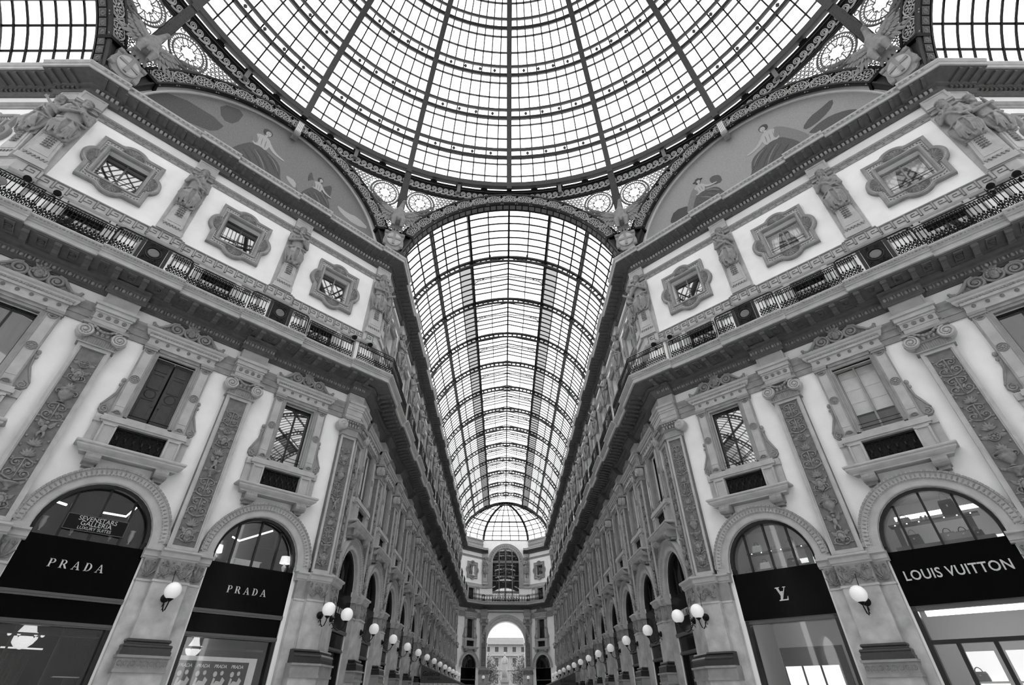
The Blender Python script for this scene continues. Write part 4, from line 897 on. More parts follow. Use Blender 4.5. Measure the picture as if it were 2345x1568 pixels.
# ---- slanting walls of the octagon
WS = {-1: ('glass', 'shutter', 'glass'), 1: ('glass', 'blind', 'glass')}; QS = {-1: ('glass', 'dark', 'dark'), 1: ('glass', 'curtain', 'curtain')}
WD = {'glass': 'tall window with reflecting glass', 'shutter': 'tall window with closed dark wooden shutters', 'blind': 'tall window with pale roman blind half lowered'}
QD = {'glass': 'lobed window with reflecting panes', 'dark': 'lobed window with dark glass', 'curtain': 'lobed window with pale drawn-back curtains'}
BP = ('bay nearest the arcade', 'middle bay', 'outer bay')
PP = ('inner one', 'outer one')
FG = {-1: (0, 2), 1: (1, 2)}
FN = ('bearded herm figure with crossed arms', 'veiled herm figure with hand at the breast', 'draped female herm figure')
for sd in (-1, 1):
    S = SN[sd]; wl = '%s slanting wall' % S
    for i, c in enumerate(BC):
        M = M_diag(sd, c); w_ = WS[sd][i]
        WINK[w_].put(M, 'tall_window', '%s under carved scroll pediment, %s, %s' % (WD[w_], wl, BP[i]), 'window', 'tall windows')
        QUAT[QS[sd][i]].put(M, 'lobed_window', '%s in carved frame, %s, %s' % (QD[QS[sd][i]], wl, BP[i]), 'window', 'lobed windows')
        MEZZ.put(M, 'mezzanine_window', 'low dark window behind the balcony railing, %s, %s' % (wl, BP[i]), 'window', 'mezzanine windows')
        ARCH.put(M, 'shop_arch', 'round stone shopfront arch with beaded archivolt, %s, %s' % (wl, BP[i]), 'arch', 'shopfront arches')
        RAILL.put(M @ T(0, -1.36, 14.02), 'balcony_railing', 'straight black wrought-iron railing section, %s, %s' % (wl, BP[i]), 'railing', 'straight railing sections')
    for i, s in enumerate((S1, S2)):
        M = M_diag(sd, s)
        PILK[i if sd < 0 else i+2].put(M, 'pilaster', 'carved stone pilaster with scroll capital, %s, %s' % (wl, PP[i]), 'pilaster', 'carved pilasters')
        PIER.put(M, 'pier', 'veined marble shop pier on dark base, %s, %s' % (wl, PP[i]), 'pier', 'marble piers')
        HERM[FG[sd][i]].put(M, 'herm_statue', '%s, %s, %s' % (FN[FG[sd][i]], wl, PP[i]), 'statue', 'herm statues')
        RAILC.put(M @ T(0, -1.5, 14.02), 'balcony_railing', 'projecting black railing section with round shield, %s, %s' % (wl, PP[i]), 'railing', 'shield railing sections')
        LAMP.put(M, 'wall_lamp', 'white globe lamp on the %s marble pier, %s' % (wl, PP[i]), 'lamp', 'globe lamps')
CK = {sd: corner_kit(RELIEFS[1 if sd < 0 else 3], sd) for sd in (-1, 1)}
CH = {-1: corner_herm_kit(FIGS[1], FIGS[2], -1), 1: corner_herm_kit(FIGS[0], FIGS[1], 1)}
CHN = {-1: corner_herm_kit(FIGS[2], FIGS[0], -1), 1: corner_herm_kit(FIGS[0], FIGS[1], 1)}
def corner_rail_kit(sd):
    K = Kit(); m = mitre((q, -q), (1, 0)); d = 1.5
    pts = [(-q*1.3+q*d, -q*1.3-q*d), (m[0]*d, m[1]*d), (d, Y0-R+1.25)]
    if sd > 0: pts = [(-x, y) for x, y in pts]
    K.part('top_rail', MB().tube([(x, y, .98) for x, y in pts], .022, 6), 'iron_black'); K.part('bottom_rail', MB().tube([(x, y, .04) for x, y in pts], .014, 4), 'iron_black')
    for (a, b) in ((pts[0], pts[1]), (pts[1], pts[2])):
        L = hypot(b[0]-a[0], b[1]-a[1]); n = int(L/.12); an = atan2(b[1]-a[1], b[0]-a[0])
        for i in range(n): u = (i+.5)/n; K.part('baluster', BAL, None, None, T(a[0]+(b[0]-a[0])*u, a[1]+(b[1]-a[1])*u, .02) @ RZ(an))
        if (a, b) == (pts[0], pts[1]):
            s_ = MB(); s_.lathe([(.17, 0), (.17, .03), (.02, .06)], 18, (0, 0, 0), 'd'); K.part('shield', s_, 'iron_mid', None, T((a[0]+b[0])/2, (a[1]+b[1])/2, .52) @ RZ(-sd*pi/4) @ T(0, -.02, 0))
    for x, y in pts: K.part('post', MB().tube([(x, y, 0), (x, y, 1)], .018, 5), 'iron_black')
    return K
for sd in (-1, 1):
    S = SN[sd]; rail = corner_rail_kit(sd)
    for nm, M, k, ch in (('arcade', T(sd*W, R, 0), sd, CH[sd]), ('side-arm', (WEST if sd < 0 else EAST) @ T(-sd*W, R, 0), -sd, CHN[-sd])):
        CK[k].put(M, 'corner_pilaster', 'angled stone corner pier with carved panels at the %s %s corner' % (S, nm), 'pilaster', 'corner piers')
        ch.put(M, 'herm_statue', 'pair of herm figures back to back at the %s %s corner' % (S, nm), 'statue', 'corner herm pairs')
        (rail if k == sd else corner_rail_kit(k)).put(M @ T(0, 0, 14.02), 'balcony_railing', 'bent black wrought-iron railing section at the %s %s corner' % (S, nm), 'railing', 'corner railing sections')
    LAMP.put(M_diag(sd, .0), 'wall_lamp', 'white globe lamp on the %s arcade corner, octagon face' % S, 'lamp', 'globe lamps')
    LAMP.put(M_arm(sd, Y0+.05), 'wall_lamp', 'white globe lamp on the %s arcade corner, arcade face' % S, 'lamp', 'globe lamps')
    # ---- arcade arm
    def pos(k): return '%s from the octagon on the %s arcade' % (ORD[k], S)
    for k in range(NB):
        M = M_arm(sd, Y0+BAY*(k+.5)); fl = k >= 3
        WINK['dark'].put(M, 'tall_window', 'tall dark window under scroll pediment, ' + pos(k), 'window', 'arcade windows', fl)
        QUAT['dark'].put(M, 'lobed_window', 'lobed upper window in carved frame, ' + pos(k), 'window', 'arcade lobed windows', fl)
        MEZZ.put(M, 'mezzanine_window', 'low window behind the balcony, ' + pos(k), 'window', 'arcade mezzanine windows', True)
        ARCH.put(M, 'shop_arch', 'round stone shop arch, ' + pos(k), 'arch', 'arcade arches', fl)
        if k < NB-1: RAILL.put(M @ T(0, -1.36, 14.02), 'balcony_railing', 'straight black railing section, ' + pos(k), 'railing', 'arcade straight railings', True)
        if k:
            M = M_arm(sd, Y0+BAY*k); fl = k >= 4
            PILK[(k+1) % 4].put(M, 'pilaster', 'carved stone pilaster, %s, corner not counted' % pos(k-1), 'pilaster', 'arcade pilasters', fl)
            PIER.put(M, 'pier', 'marble shop pier, %s, corner not counted' % pos(k-1), 'pier', 'arcade piers', fl)
            HERM[(k+(sd > 0)) % 3].put(M, 'herm_statue', 'herm figure under the cornice, %s, corner not counted' % pos(k-1), 'statue', 'arcade herm statues', fl)
            RAILC.put(M @ T(0, -1.5, 14.02), 'balcony_railing', 'projecting black railing section, %s, corner not counted' % pos(k-1), 'railing', 'arcade projecting railings', True)
            LAMP.put(M_arm(sd, Y0+.05+BAY*k), 'wall_lamp', 'white globe lamp, %s, corner not counted' % pos(k-1), 'lamp', 'globe lamps', k >= 6)
    # ---- side arm, upper storey just in view
    rot = WEST if sd < 0 else EAST
    for k in (0, 1):
        M = rot @ M_arm(-sd, Y0+BAY*(k+.5)); wh = '%s from the octagon in the %s side arm' % (ORD[k], S)
        QUAT['dark'].put(M, 'lobed_window', 'lobed upper window, ' + wh, 'window', 'side arm lobed windows', True)
        MEZZ.put(M, 'mezzanine_window', 'low window behind the balcony, ' + wh, 'window', 'side arm mezzanine windows', True)
        WINK['dark'].put(M, 'tall_window', 'tall dark window, ' + wh, 'window', 'side arm windows', True)
        RAILL.put(M @ T(0, -1.36, 14.02), 'balcony_railing', 'straight black railing section, ' + wh, 'railing', 'side arm railings', True)
INLAY_L = [('architecture', 'mosaic_dark', [(13.45, 23.47), (12.59, 24.79), (10.2, 24.94), (10.42, 23.92), (11.16, 23.6), (12.44, 23.23)]), ('column', 'mosaic_dark', [(10.93, 26.11), (9.79, 26.72), (9.87, 25.3), (10.5, 25.06)]), ('cloud', 'mosaic_light', [(6.83, 24.13), (6.23, 24.11), (6.13, 23.52), (6.68, 23.85)]), ('cloud', 'mosaic_light', [(3.88, 24.35), (3.09, 24.22), (2.51, 24.41), (1.56, 24.05), (2.51, 23.67), (3.47, 23.88)])]
INLAY_R = [('wing', 'mosaic_dark', [(10.47, 23.96), (11.0, 24.12), (11.47, 24.12), (12.04, 23.84), (12.42, 23.43), (11.87, 23.12), (10.84, 23.37), (10.37, 23.84)]), ('smoke', 'mosaic_dark', [(10.27, 24.44), (10.8, 24.88), (11.3, 24.95), (11.9, 25.14), (11.79, 24.67), (11.17, 24.26), (10.41, 24.14)]), ('foliage', 'mosaic_dark', [(5.52, 25.04), (5.81, 25.12), (6.14, 24.83), (6.11, 24.23), (5.62, 24.4)]), ('animal', 'mosaic_deep', [(3.25, 24.35), (4.13, 24.03), (4.1, 23.33), (2.9, 23.46), (2.81, 23.73)])]
def seated(sd, s0, z0, k, face, wings=False, hat=False):
    """a plain draped seated figure for the mosaics, as (name, tone, outline) in wall coordinates"""
    o = []
    def P(nm, m, pts): o.append((nm, m, [(s0+sd*face*x*k, z0+z*k) for x, z in pts]))
    def E(cx, cz, rx, rz, a0=0., a1=2*pi, n=14): return [(cx+rx*cos(a0+(a1-a0)*i/n), cz+rz*sin(a0+(a1-a0)*i/n)) for i in range(n)]
    if wings:
        P('wing', 'mosaic_dark', [(-.2, 1.7), (-.5, 2.0), (-.75, 2.6), (-.85, 2.2), (-.8, 1.7), (-.6, 1.3), (-.3, 1.2)]); P('wing', 'mosaic_dark', [(.2, 1.7), (.5, 2.1), (.8, 2.5), (.95, 2.0), (.95, 1.3), (.8, .8), (.6, 1.2), (.3, 1.4)])
    P('cloak', 'mosaic_mid', [(-.3, 2.0), (-.6, 1.75), (-.9, 1.2), (-1.15, .6), (-1.3, .1), (-.9, -.2), (-.4, .2), (-.2, 1.2)])
    P('robe', 'mosaic_dark', [(-.95, -.2), (-.8, .35), (-.55, .85), (-.38, 1.12), (0, 1.22), (.3, 1.15), (.75, 1.0), (1.0, .78), (1.12, .45), (1.2, .1), (1.4, -.15), (1.6, -.3), (.6, -.4), (-.3, -.35)])
    for a, b, c, d in ((-.45, .8, .5, -.25), (-.2, 1.0, .85, -.2), (.1, 1.08, 1.05, .1), (.4, 1.02, 1.2, .0), (-.65, .5, .1, -.3)): P('fold', 'mosaic_deep', [(a, b), ((a+c)/2+.12, (b+d)/2+.13), (c, d), ((a+c)/2+.05, (b+d)/2+.05)])
    for a, b, c, d in ((-.3, .95, .65, -.22), (.25, 1.1, 1.1, .25)): P('fold', 'mosaic_mid', [(a, b), ((a+c)/2+.12, (b+d)/2+.14), (c, d), ((a+c)/2+.07, (b+d)/2+.07)])
    P('tunic', 'mosaic_light', [(-.34, 1.08), (-.4, 1.45), (-.38, 1.8), (-.2, 1.97), (.0, 2.0), (.16, 1.95), (.3, 1.78), (.3, 1.5), (.24, 1.12), (.0, 1.2)])
    P('sleeve', 'mosaic_mid', [(-.36, 1.85), (-.48, 1.6), (-.42, 1.3), (-.2, 1.2), (-.22, 1.5)])
    P('arm', 'mosaic_light', [(.2, 1.88), (.34, 1.7), (.5, 1.5), (.75, 1.36), (.98, 1.3), (1.08, 1.26), (1.05, 1.2), (.75, 1.22), (.45, 1.32), (.22, 1.55)])
    for j in range(3): P('fold', 'mosaic_mid', [(-.25+.17*j, 1.85), (-.2+.17*j, 1.5), (-.16+.16*j, 1.2), (-.23+.16*j, 1.5)])
    P('neck', 'mosaic_light', [(-.06, 1.95), (.06, 1.95), (.07, 2.15), (-.05, 2.15)]); P('hair', 'mosaic_deep', E(.0, 2.32, .2, .23)); P('face', 'mosaic_light', E(.05, 2.26, .12, .17)); 
    for ex in (.02, .1): P('eye', 'mosaic_deep', E(ex, 2.3, .02, .012, n=6))
    P('mouth', 'mosaic_dark', E(.06, 2.17, .03, .012, n=6))
    if hat: P('hat', 'mosaic_deep', [(-.36, 2.38), (-.15, 2.45), (-.1, 2.6), (.12, 2.6), (.18, 2.45), (.4, 2.36), (.1, 2.38)])
    else: P('wreath', 'mosaic_dark', [(-.2, 2.42), (0, 2.56), (.2, 2.42), (.19, 2.36), (0, 2.48), (-.18, 2.36)])
    return o
INLAY_L += seated(-1, 8.45, 23.5, 1.2, 1) + seated(-1, 5.1, 23.5, .8, 1, wings=True)
INLAY_R += seated(1, 8.9, 23.5, 1.15, -1) + seated(1, 4.95, 23.4, .85, 1, hat=True)
# ================================================================== DOME
DZ, DR = 25.0, 17.7; EL = [radians(a) for a in (13.9, 23.5, 33.3, 43.1, 52.9, 62.7, 72.5)]
def D(az, el, off=0.): r = DR+off; return Vector((r*cos(el)*sin(az), r*cos(el)*cos(az), DZ+r*sin(el)))
m_lap = mat('lap_glass', .12, .8)
dome = link(bpy.data.objects.new('glass_dome', None)); tag(dome, 'great iron and glass dome over the octagon', 'dome')
rb = MB(); loops = []
for i in range(25):
    el = EL[0]-.02+(radians(76)-EL[0])*i/24; o = []
    for x, off in ((-.17, -.3), (.17, -.3), (.17, .2), (-.17, .2)): p = D(0, el, off); o.append((x, p.y, p.z))
    loops.append(o)
rb.loft(loops); 
for i in range(25):
    el = EL[0]+(radians(74)-EL[0])*i/24
    for x in (-.21, .21): p0, p1 = D(0, el-.0155*.9, -.28), D(0, el+.0155*.9, -.28); 
RIBM = rb.mesh('rib', 'iron_grey')
for k in range(16): link(bpy.data.objects.new('rib', RIBM), dome, RZ(-k*pi/8))
def ringmesh(el, w_, h_, off, n=96):
    mb = MB(); loops = []
    for i in range(n):
        az = 2*pi*i/n; o = []
        for de, do in ((-w_/2, -h_), (w_/2, -h_), (w_/2, h_), (-w_/2, h_)): o.append(D(az, el+de/DR, off+do))
        loops.append(o)
    mb.loft(loops+[loops[0]], True, False); return mb
for j, el in enumerate(EL):
    link(bpy.data.objects.new('ring', ringmesh(el, .34 if j == 0 else .14, .18 if j == 0 else .1, -.12).mesh('ring', 'iron_grey')), dome)
    if j:
        link(bpy.data.objects.new('ring', ringmesh(el-.5/DR, .2, .1, .05).mesh('ring', 'iron_rib')), dome)
        bs = MB(); p = D(0, el-.25/DR, -.05); bs.bx(-.06, .06, -.04, .04, -.1, .1, Matrix.Translation(p) @ RX(el)); bs.bx(-.1, .1, -.03, .03, -.04, .04, Matrix.Translation(p) @ RX(el)); bm_ = bs.mesh('ring_boss', 'iron_grey')
        if j < 4:
            for k in range(16):
                for t in range(1, 5): link(bpy.data.objects.new('ring_boss', bm_), dome, RZ(-(k+t/5)*pi/8))
NC, NR = 8, 3
bars = MB(); laps = MB(); rest = MB(); PM = {}
for z in range(len(EL)-1):
    rows = [EL[z]+(EL[z+1]-EL[z])*i/NR for i in range(NR+1)]
    for r_ in range(NR):
        a = pi/8/NC/2*.985; e0, e1 = rows[r_]-.004, rows[r_+1]; p = MB()
        A, B, C_, D_ = D(-a, e0, .19), D(a, e0, .19), D(a, e1, .14), D(-a, e1, .14); dn = (A-Vector((0, 0, DZ))).normalized()*.012
        p.add([A, B, C_, D_, A+dn, B+dn, C_+dn, D_+dn], [(3, 2, 1, 0), (4, 5, 6, 7), (0, 1, 5, 4), (1, 2, 6, 5), (2, 3, 7, 6), (3, 0, 4, 7)]); PM[(z, r_)] = (p, p.mesh('pane', 'roof_glass'))
    for k in range(16):
        for c in range(NC):
            az = (k+(c+.5)/NC)*pi/8; M = RZ(-az)
            near = min(az, 2*pi-az) < pi/4 and z < 3
            for r_ in range(NR):
                if near: link(bpy.data.objects.new('pane', PM[(z, r_)][1]), dome, M)
                else: rest.join(PM[(z, r_)][0], M)
                if r_ and z < 5:
                    zz = (rows[r_]); a = pi/8/NC/2; w2 = .065/DR
                    laps.add([D(az-a, zz-w2, .13), D(az+a, zz-w2, .13), D(az+a, zz+w2, .12), D(az-a, zz+w2, .12)], [(0, 1, 2, 3)])
            if c:
                azb = (k+c/NC)*pi/8; t = .036
                ll = []
                for e in rows:
                    o = []
                    for x, off in ((-t, .04), (t, .04), (t, .13), (-t, .13)): v = D(0, e, off); v.x = x; o.append(RZ(-azb) @ v)
                    ll.append(o)
                bars.loft(ll, True, False)
tag(link(bpy.data.objects.new('pane_field', rest.mesh('pane_field', 'roof_glass')), dome), kind='stuff')
tag(link(bpy.data.objects.new('glazing_bar', bars.mesh('glazing_bar', 'iron_black')), dome), kind='stuff')
tag(link(bpy.data.objects.new('pane_overlap', laps.mesh('pane_overlap', 'lap_glass')), dome), kind='stuff')
cap = MB(); cap.lathe([(5.3, 41.95), (4.9, 42.3), (4.9, 43.6), (3.2, 44.6), (.1, 45.2)], 32, cap=False); link(bpy.data.objects.new('lantern', cap.mesh('lantern', 'roof_glass')), dome)
# drum band with running-dog scroll
bd = MB(); bd.lathe([(17.56, 28.06), (17.24, 28.66), (17.14, 28.68), (17.2, 28.9), (17.36, 28.9), (17.7, 28.06), (17.56, 28.06)], 96, cap=False); link(bpy.data.objects.new('drum_band', bd.mesh('drum_band', 'iron_black')), dome)
gl = MB(); gl.lathe([(17.25, 28.9), (17.25, 29.15)], 96, cap=False); link(bpy.data.objects.new('drum_glass', gl.mesh('drum_glass', 'roof_glass')), dome)
ed = MB()
for r_e, e in ((17.55, 28.06), (17.2, 28.62)): ed.lathe([(r_e-.03, e-.03), (r_e-.03, e+.03), (r_e+.05, e+.03), (r_e+.05, e-.03), (r_e-.03, e-.03)], 96, cap=False)
link(bpy.data.objects.new('drum_moulding', ed.mesh('drum_moulding', 'iron_rib')), dome)
sc_ = MB(); p = [(-.3, 0, -.2), (-.14, 0, -.2), (.02, 0, -.16), (.11, 0, -.08), (.145, 0, .0)] + spiral(-.02, .02, .165, .03, 1.7, 0, 1, 0, 10); sc_.tube([(x, y, z) for x, y, z in p], [.05]*4+[.027]*(len(p)-4), 4, flat=.6); SCM = sc_.mesh('wave_scroll', 'iron_pale')
for i in range(284): link(bpy.data.objects.new('wave_scroll', SCM), dome, RZ(-2*pi*i/284) @ T(0, 17.36, 28.34) @ RX(.49))
st_ = MB(); st_.bx(-.11, .11, -.2, .0, 28.2, 29.2, T(0, 17.1, 0)); STM = st_.mesh('strut', 'iron_mid')
for k in range(16): link(bpy.data.objects.new('strut', STM), dome, RZ(-(k+.5)*pi/8))
tn = MB()
for k in range(64):
    if k % 4: tn.bx(-.22, .22, -.1, .05, 28.86, 28.97, RZ(-k*pi/32) @ T(0, 17.2, 0)); tn.bx(-.13, .13, -.1, .05, 28.97, 29.05, RZ(-k*pi/32) @ T(0, 17.2, 0))
tag(link(bpy.data.objects.new('cresting', tn.mesh('cresting', 'iron_black')), dome), kind='stuff')
# ================================================================== ARCH BANDS, LUNETTES, PENDENTIVES
def openrose(r=.37):
    mb = MB(); mb.tube(circ(0, 0, r, 16), .036, 4, True); mb.tube(circ(0, 0, r*.3, 8), .02, 3, True); mb.ball((0, -.01, 0), (.05, .03, .05), 6, 4)
    for k in range(8):
        a = 2*pi*k/8; mb.tube([(r*.3*cos(a-.2), 0, r*.3*sin(a-.2)), (r*.68*cos(a-.3), -.01, r*.68*sin(a-.3)), (r*.86*cos(a), -.01, r*.86*sin(a)), (r*.68*cos(a+.3), -.01, r*.68*sin(a+.3)), (r*.3*cos(a+.2), 0, r*.3*sin(a+.2))], .024, 3)
    for ex in (-1, 1):
        for k in range(3):
            mb.tube([(ex*(r+.02), 0, -.38+.38*k-.1), (ex*(r+.12), 0, -.38+.38*k), (ex*(r+.02), 0, -.38+.38*k+.1)], .028, 3)
        mb.tube([(ex*(r+.05), 0, -.4), (ex*(r*.7), 0, -.4), (ex*(r+.1), 0, -.1), (ex*(r+.1), 0, .1), (ex*(r*.7), 0, .4), (ex*(r+.05), 0, .4)], .024, 3)
    return mb
ROSEM = openrose().mesh('rosette', 'iron_pale')
BD, BLZ, BRT, BRB = .3, 20.66, 6.85, 7.66
def band_kit(arm):
    K = Kit(); a0, a1 = radians(29), radians(151); n = 48; LZ, RT, RB = BLZ, BRT, BRB
    def arc(prof, A0, A1, n=48): return MB().loft([[(r*cos(a), -d-BD, LZ+r*sin(a)) for r, d in prof] for a in [A0+(A1-A0)*i/n for i in range(n+1)]], False, False)
    K.part('band_back', arc([(RT, -.12), (RT, .0), (RB, .0), (RB, -.12)], a0, a1), 'iron_black')
    K.part('outer_rim', arc([(RB-.05, 0), (RB-.05, .12), (RB+.07, .12), (RB+.07, -.1)], a0, a1), 'iron_rib'); K.part('inner_rim', arc([(RT, -.1), (RT-.03, .0), (RT-.03, .14), (RT+.06, .14), (RT+.06, 0)], radians(11), radians(169)), 'iron_rib')
    m = 15
    for i in range(m):
        a = a0+.03+(a1-a0-.06)*(i+.5)/m; K.part('rosette', ROSEM, None, None, T((RT+RB)/2*cos(a), -.05-BD, LZ+(RT+RB)/2*sin(a)) @ RY(pi/2-a))
    for e in (-1, 1):
        f = MB(); pts = [(e*RT*cos(radians(12)), LZ+RT*sin(radians(12)))] + [(e*RT*cos(radians(t)), LZ+RT*sin(radians(t))) for t in (16, 20, 24, 29)] + [(e*RB*cos(radians(29)), LZ+RB*sin(radians(29))), (e*RB*cos(radians(12)), LZ+RB*sin(radians(12)))]
        f.prism(pts if e > 0 else pts[::-1], -.15, BD-.02); K.part('spring_plate', f, 'iron_grey')
        g = MB(); g.prism([(e*(RT-.08)*cos(radians(29)), LZ+(RT-.08)*sin(radians(29))), (e*(RB+.1)*cos(radians(29)), LZ+(RB+.1)*sin(radians(29))), (e*(RB+.1)*cos(radians(30.2)), LZ+(RB+.1)*sin(radians(30.2))), (e*(RT-.08)*cos(radians(30.2)), LZ+(RT-.08)*sin(radians(30.2)))][::(1 if e > 0 else -1)], -.1, .2+BD); K.part('spring_moulding', g, 'iron_black')
    if arm:
        K.part('soffit', arc([(RT-.02, 0), (RT-.02, -.5), (RT+.5, -.5)], radians(11), radians(169)), 'iron_black'); np_ = 44
        sp = MB(); sp.bx(-.17, .17, -.4, -.1, -.02, 0); sp.tube([(x, .25+y*.85, -.03) for x, y in ((-.13, -.14), (.13, -.14), (.13, .14), (-.13, .14))], .012, 3, True); sp.ball((0, .25, -.03), (.06, .06, .02), 6, 4)
        for e1 in (-1, 1):
            for e2 in (-1, 1): sp.ball((.09*e1, .25+.09*e2, -.03), (.03, .03, .015), 5, 3)
        spm = sp.mesh('soffit_panel', 'iron_mid')
        for i in range(np_):
            a = radians(12)+radians(156)*(i+.5)/np_; K.part('soffit_panel', spm, None, None, T((RT-.03)*cos(a), -BD-.0, LZ+(RT-.03)*sin(a)) @ RY(pi/2-a))
        K.part('soffit_rim', arc([(RT-.05, -.46), (RT-.05, -.54), (RT+.6, -.54), (RT+.6, -.46)], radians(11), radians(169)), 'iron_rib')
    return K
BANDA, BANDL = band_kit(True), band_kit(False)
def frame(phi): return RZ(-phi) @ T(0, R, 0)
for nm, ph, k in (('far arcade', 0, BANDA), ('left side arm', -pi/2, BANDA), ('right side arm', pi/2, BANDA), ('left mosaic', -pi/4, BANDL), ('right mosaic', pi/4, BANDL)):
    k.put(frame(ph), 'arch_band', 'openwork iron arch band of pale rosettes over the %s' % nm, 'arch', 'iron arch bands')
# pendentive tracery
def pend_map(x, z):
    a = x/17.5; xw = (R-BD)*math.tan(abs(a)); za = BLZ+sqrt(max(0.01, BRB*BRB-xw*xw)); t = (z-za)/(28.0-za) if 28.0-za > .05 else 1; t = max(-.05, min(1.05, t))
    rho = ((R-BD)/cos(a)-.02)*(1-t)+17.62*t; return Vector((rho*sin(a), rho*cos(a), z)), za
def pend_kit():
    K = Kit(); cx, cz, r = 5.76, 27.08, .87
    def tb(mb, pts, rad, closed=False, n=4):
        mb.tube([pend_map(x, z)[0] for x, z in pts], rad, n, closed)
    def cc(x, z, rr, n): return [(x+rr*cos(2*pi*i/n), z+rr*sin(2*pi*i/n)) for i in range(n)]
    m1 = MB(); tb(m1, cc(cx, cz, r, 32), .06, True); tb(m1, cc(cx, cz, r*.80, 28), .05, True); K.part('ring', m1, 'iron_mid')
    s_ = MB(); tb(s_, [(cx+r*(.44 if k % 2 == 0 else .33)*cos(pi*k/8), cz+r*(.44 if k % 2 == 0 else .33)*sin(pi*k/8)) for k in range(16)], .034, True)
    for k in range(8):
        a = 2*pi*(k+.5)/8
        for e in (-1, 1): tb(s_, [(cx+r*u*cos(a+e*(.05+.2*(u-.33)/.47)), cz+r*u*sin(a+e*(.05+.2*(u-.33)/.47))) for u in (.33, .48, .64, .8)], .03)
        for u, w_ in ((.5, .1), (.66, .17)): tb(s_, [(cx+r*u*cos(a-w_), cz+r*u*sin(a-w_)), (cx+r*(u+.06)*cos(a), cz+r*(u+.06)*sin(a)), (cx+r*u*cos(a+w_), cz+r*u*sin(a+w_))], .022, False, 3)
    K.part('star', s_, 'iron_mid'); m2 = MB()
    for k in range(20): a = 2*pi*k/20; tb(m2, cc(cx+r*.9*cos(a), cz+r*.9*sin(a), .07, 8), .032, True, 3)
    K.part('circlet_ring', m2, 'iron_mid'); l = MB(); h = .115; row = 0; z = 24.2
    while z < 27.92:
        x = 1.2+(h if row % 2 else 0)
        while x < 6.7:
            v, za = pend_map(x, z)
            if z > za+.14 and hypot(x-cx, z-cz) > r+.1 and x < 6.6: tb(l, cc(x, z, h*.88, 7), .034, True, 3)
            x += 2*h
        z += h*1.75; row += 1
    K.part('lattice', l, 'iron_mid', kind='stuff'); b = MB(); tb(b, [(x, 27.96) for x in [1.0+.3*i for i in range(20)]], .045); tb(b, [(6.66, z) for z in [25.0+.32*i for i in range(11)]], .04)
    tb(b, [(x, pend_map(x, 27)[1]+.06) for x in [1.0+.28*i for i in range(21)]], .04); K.part('border', b, 'iron_rib'); return K
PEND = pend_kit(); PENDM = Kit()
for n_, me, par, L_, lab, kd in PEND.p:
    m2 = me.copy(); m2.transform(Matrix.Diagonal((-1, 1, 1, 1))); m2.flip_normals(); PENDM.p.append((n_, m2, par, L_, lab, kd))
NMS = {-2: 'left side arm', -1: 'left mosaic', 0: 'far arcade', 1: 'right mosaic', 2: 'right side arm'}
for i in range(-2, 3):
    for e, K in ((1, PEND), (-1, PENDM)): K.put(RZ(-i*pi/4), 'star_tracery', 'openwork star tracery above the %s arch, %s side' % (NMS[i], 'right' if e > 0 else 'left'), 'tracery', 'star traceries')
# main pendentive ribs down to the eagles, and plain closing plates behind the rear half
pr = MB(); p0, p1 = Vector((0, 17.05, 29.1)), Vector((0, 18.75, 24.6)); dv = (p1-p0).normalized(); nn = Vector((0, -dv.z, dv.y))
pr.loft([[p + Vector((x, 0, 0)) + nn*h for x, h in ((-.2, .12), (.2, .12), (.2, -.12), (-.2, -.12))] for p in (p0, p1)]); 
for i in range(24):
    for x in (-.12, .12): p = p0.lerp(p1, (i+.5)/24)-nn*.12; pr.ball(tuple(p+Vector((x, 0, 0))), .022, 5, 3)
PRM = pr.mesh('pendentive_rib', 'iron_grey')
for k in range(8): link(bpy.data.objects.new('pendentive_rib', PRM), dome, RZ(-(k+.5)*pi/4))
for i in (3, 4, 5):
    c = MB(); c.loft([[pend_map(x, za)[0] for x in [-6.87+i_*.6246 for i_ in range(23)]] for za in (24.5, 28.0)], False, False); tag(obj('wall_rear_drum_%d' % i, c, 'plaster', None, RZ(-i*pi/4)), kind='structure')
# lunettes
def lun_pts(r, zmin=22.2, n=40):
    a0 = math.asin((zmin-LZ)/r); return [(r*cos(a0+(pi-2*a0)*i/n), LZ+r*sin(a0+(pi-2*a0)*i/n)) for i in range(n+1)]
for sd in (-1, 1):
    F = F_diag(sd); tr = MB(); a0 = radians(10.5)
    tr.loft([[(r*cos(a), -d, LZ+r*sin(a)) for r, d in ((RM-.02, -.05), (RM-.02, .03), (RM+.05, .05), (RM+.1, .0), (RM+.3, .02), (RM+.36, .08), (RT+.02, .08), (RT+.02, -.1))] for a in [a0+(pi-2*a0)*i/48 for i in range(49)]], False, False)
    tag(obj('trim_%d' % (13 if sd < 0 else 14), tr, 'trim_pale', None, F), kind='structure')
    lz = MB(); lz.prism(lun_pts(RM), -.2, -.05); root = link(bpy.data.objects.new('mosaic_lunette', None), None, F)
    tag(root, 'half-round mosaic picture of draped figures above the %s slanting wall' % SN[sd], 'mosaic', 'mosaic lunettes')
    link(bpy.data.objects.new('ground', lz.mesh('ground', 'mosaic_mid' if sd < 0 else 'mosaic_sky')), root); MOS = globals().setdefault('MOSROOT', {}); MOS[sd] = root
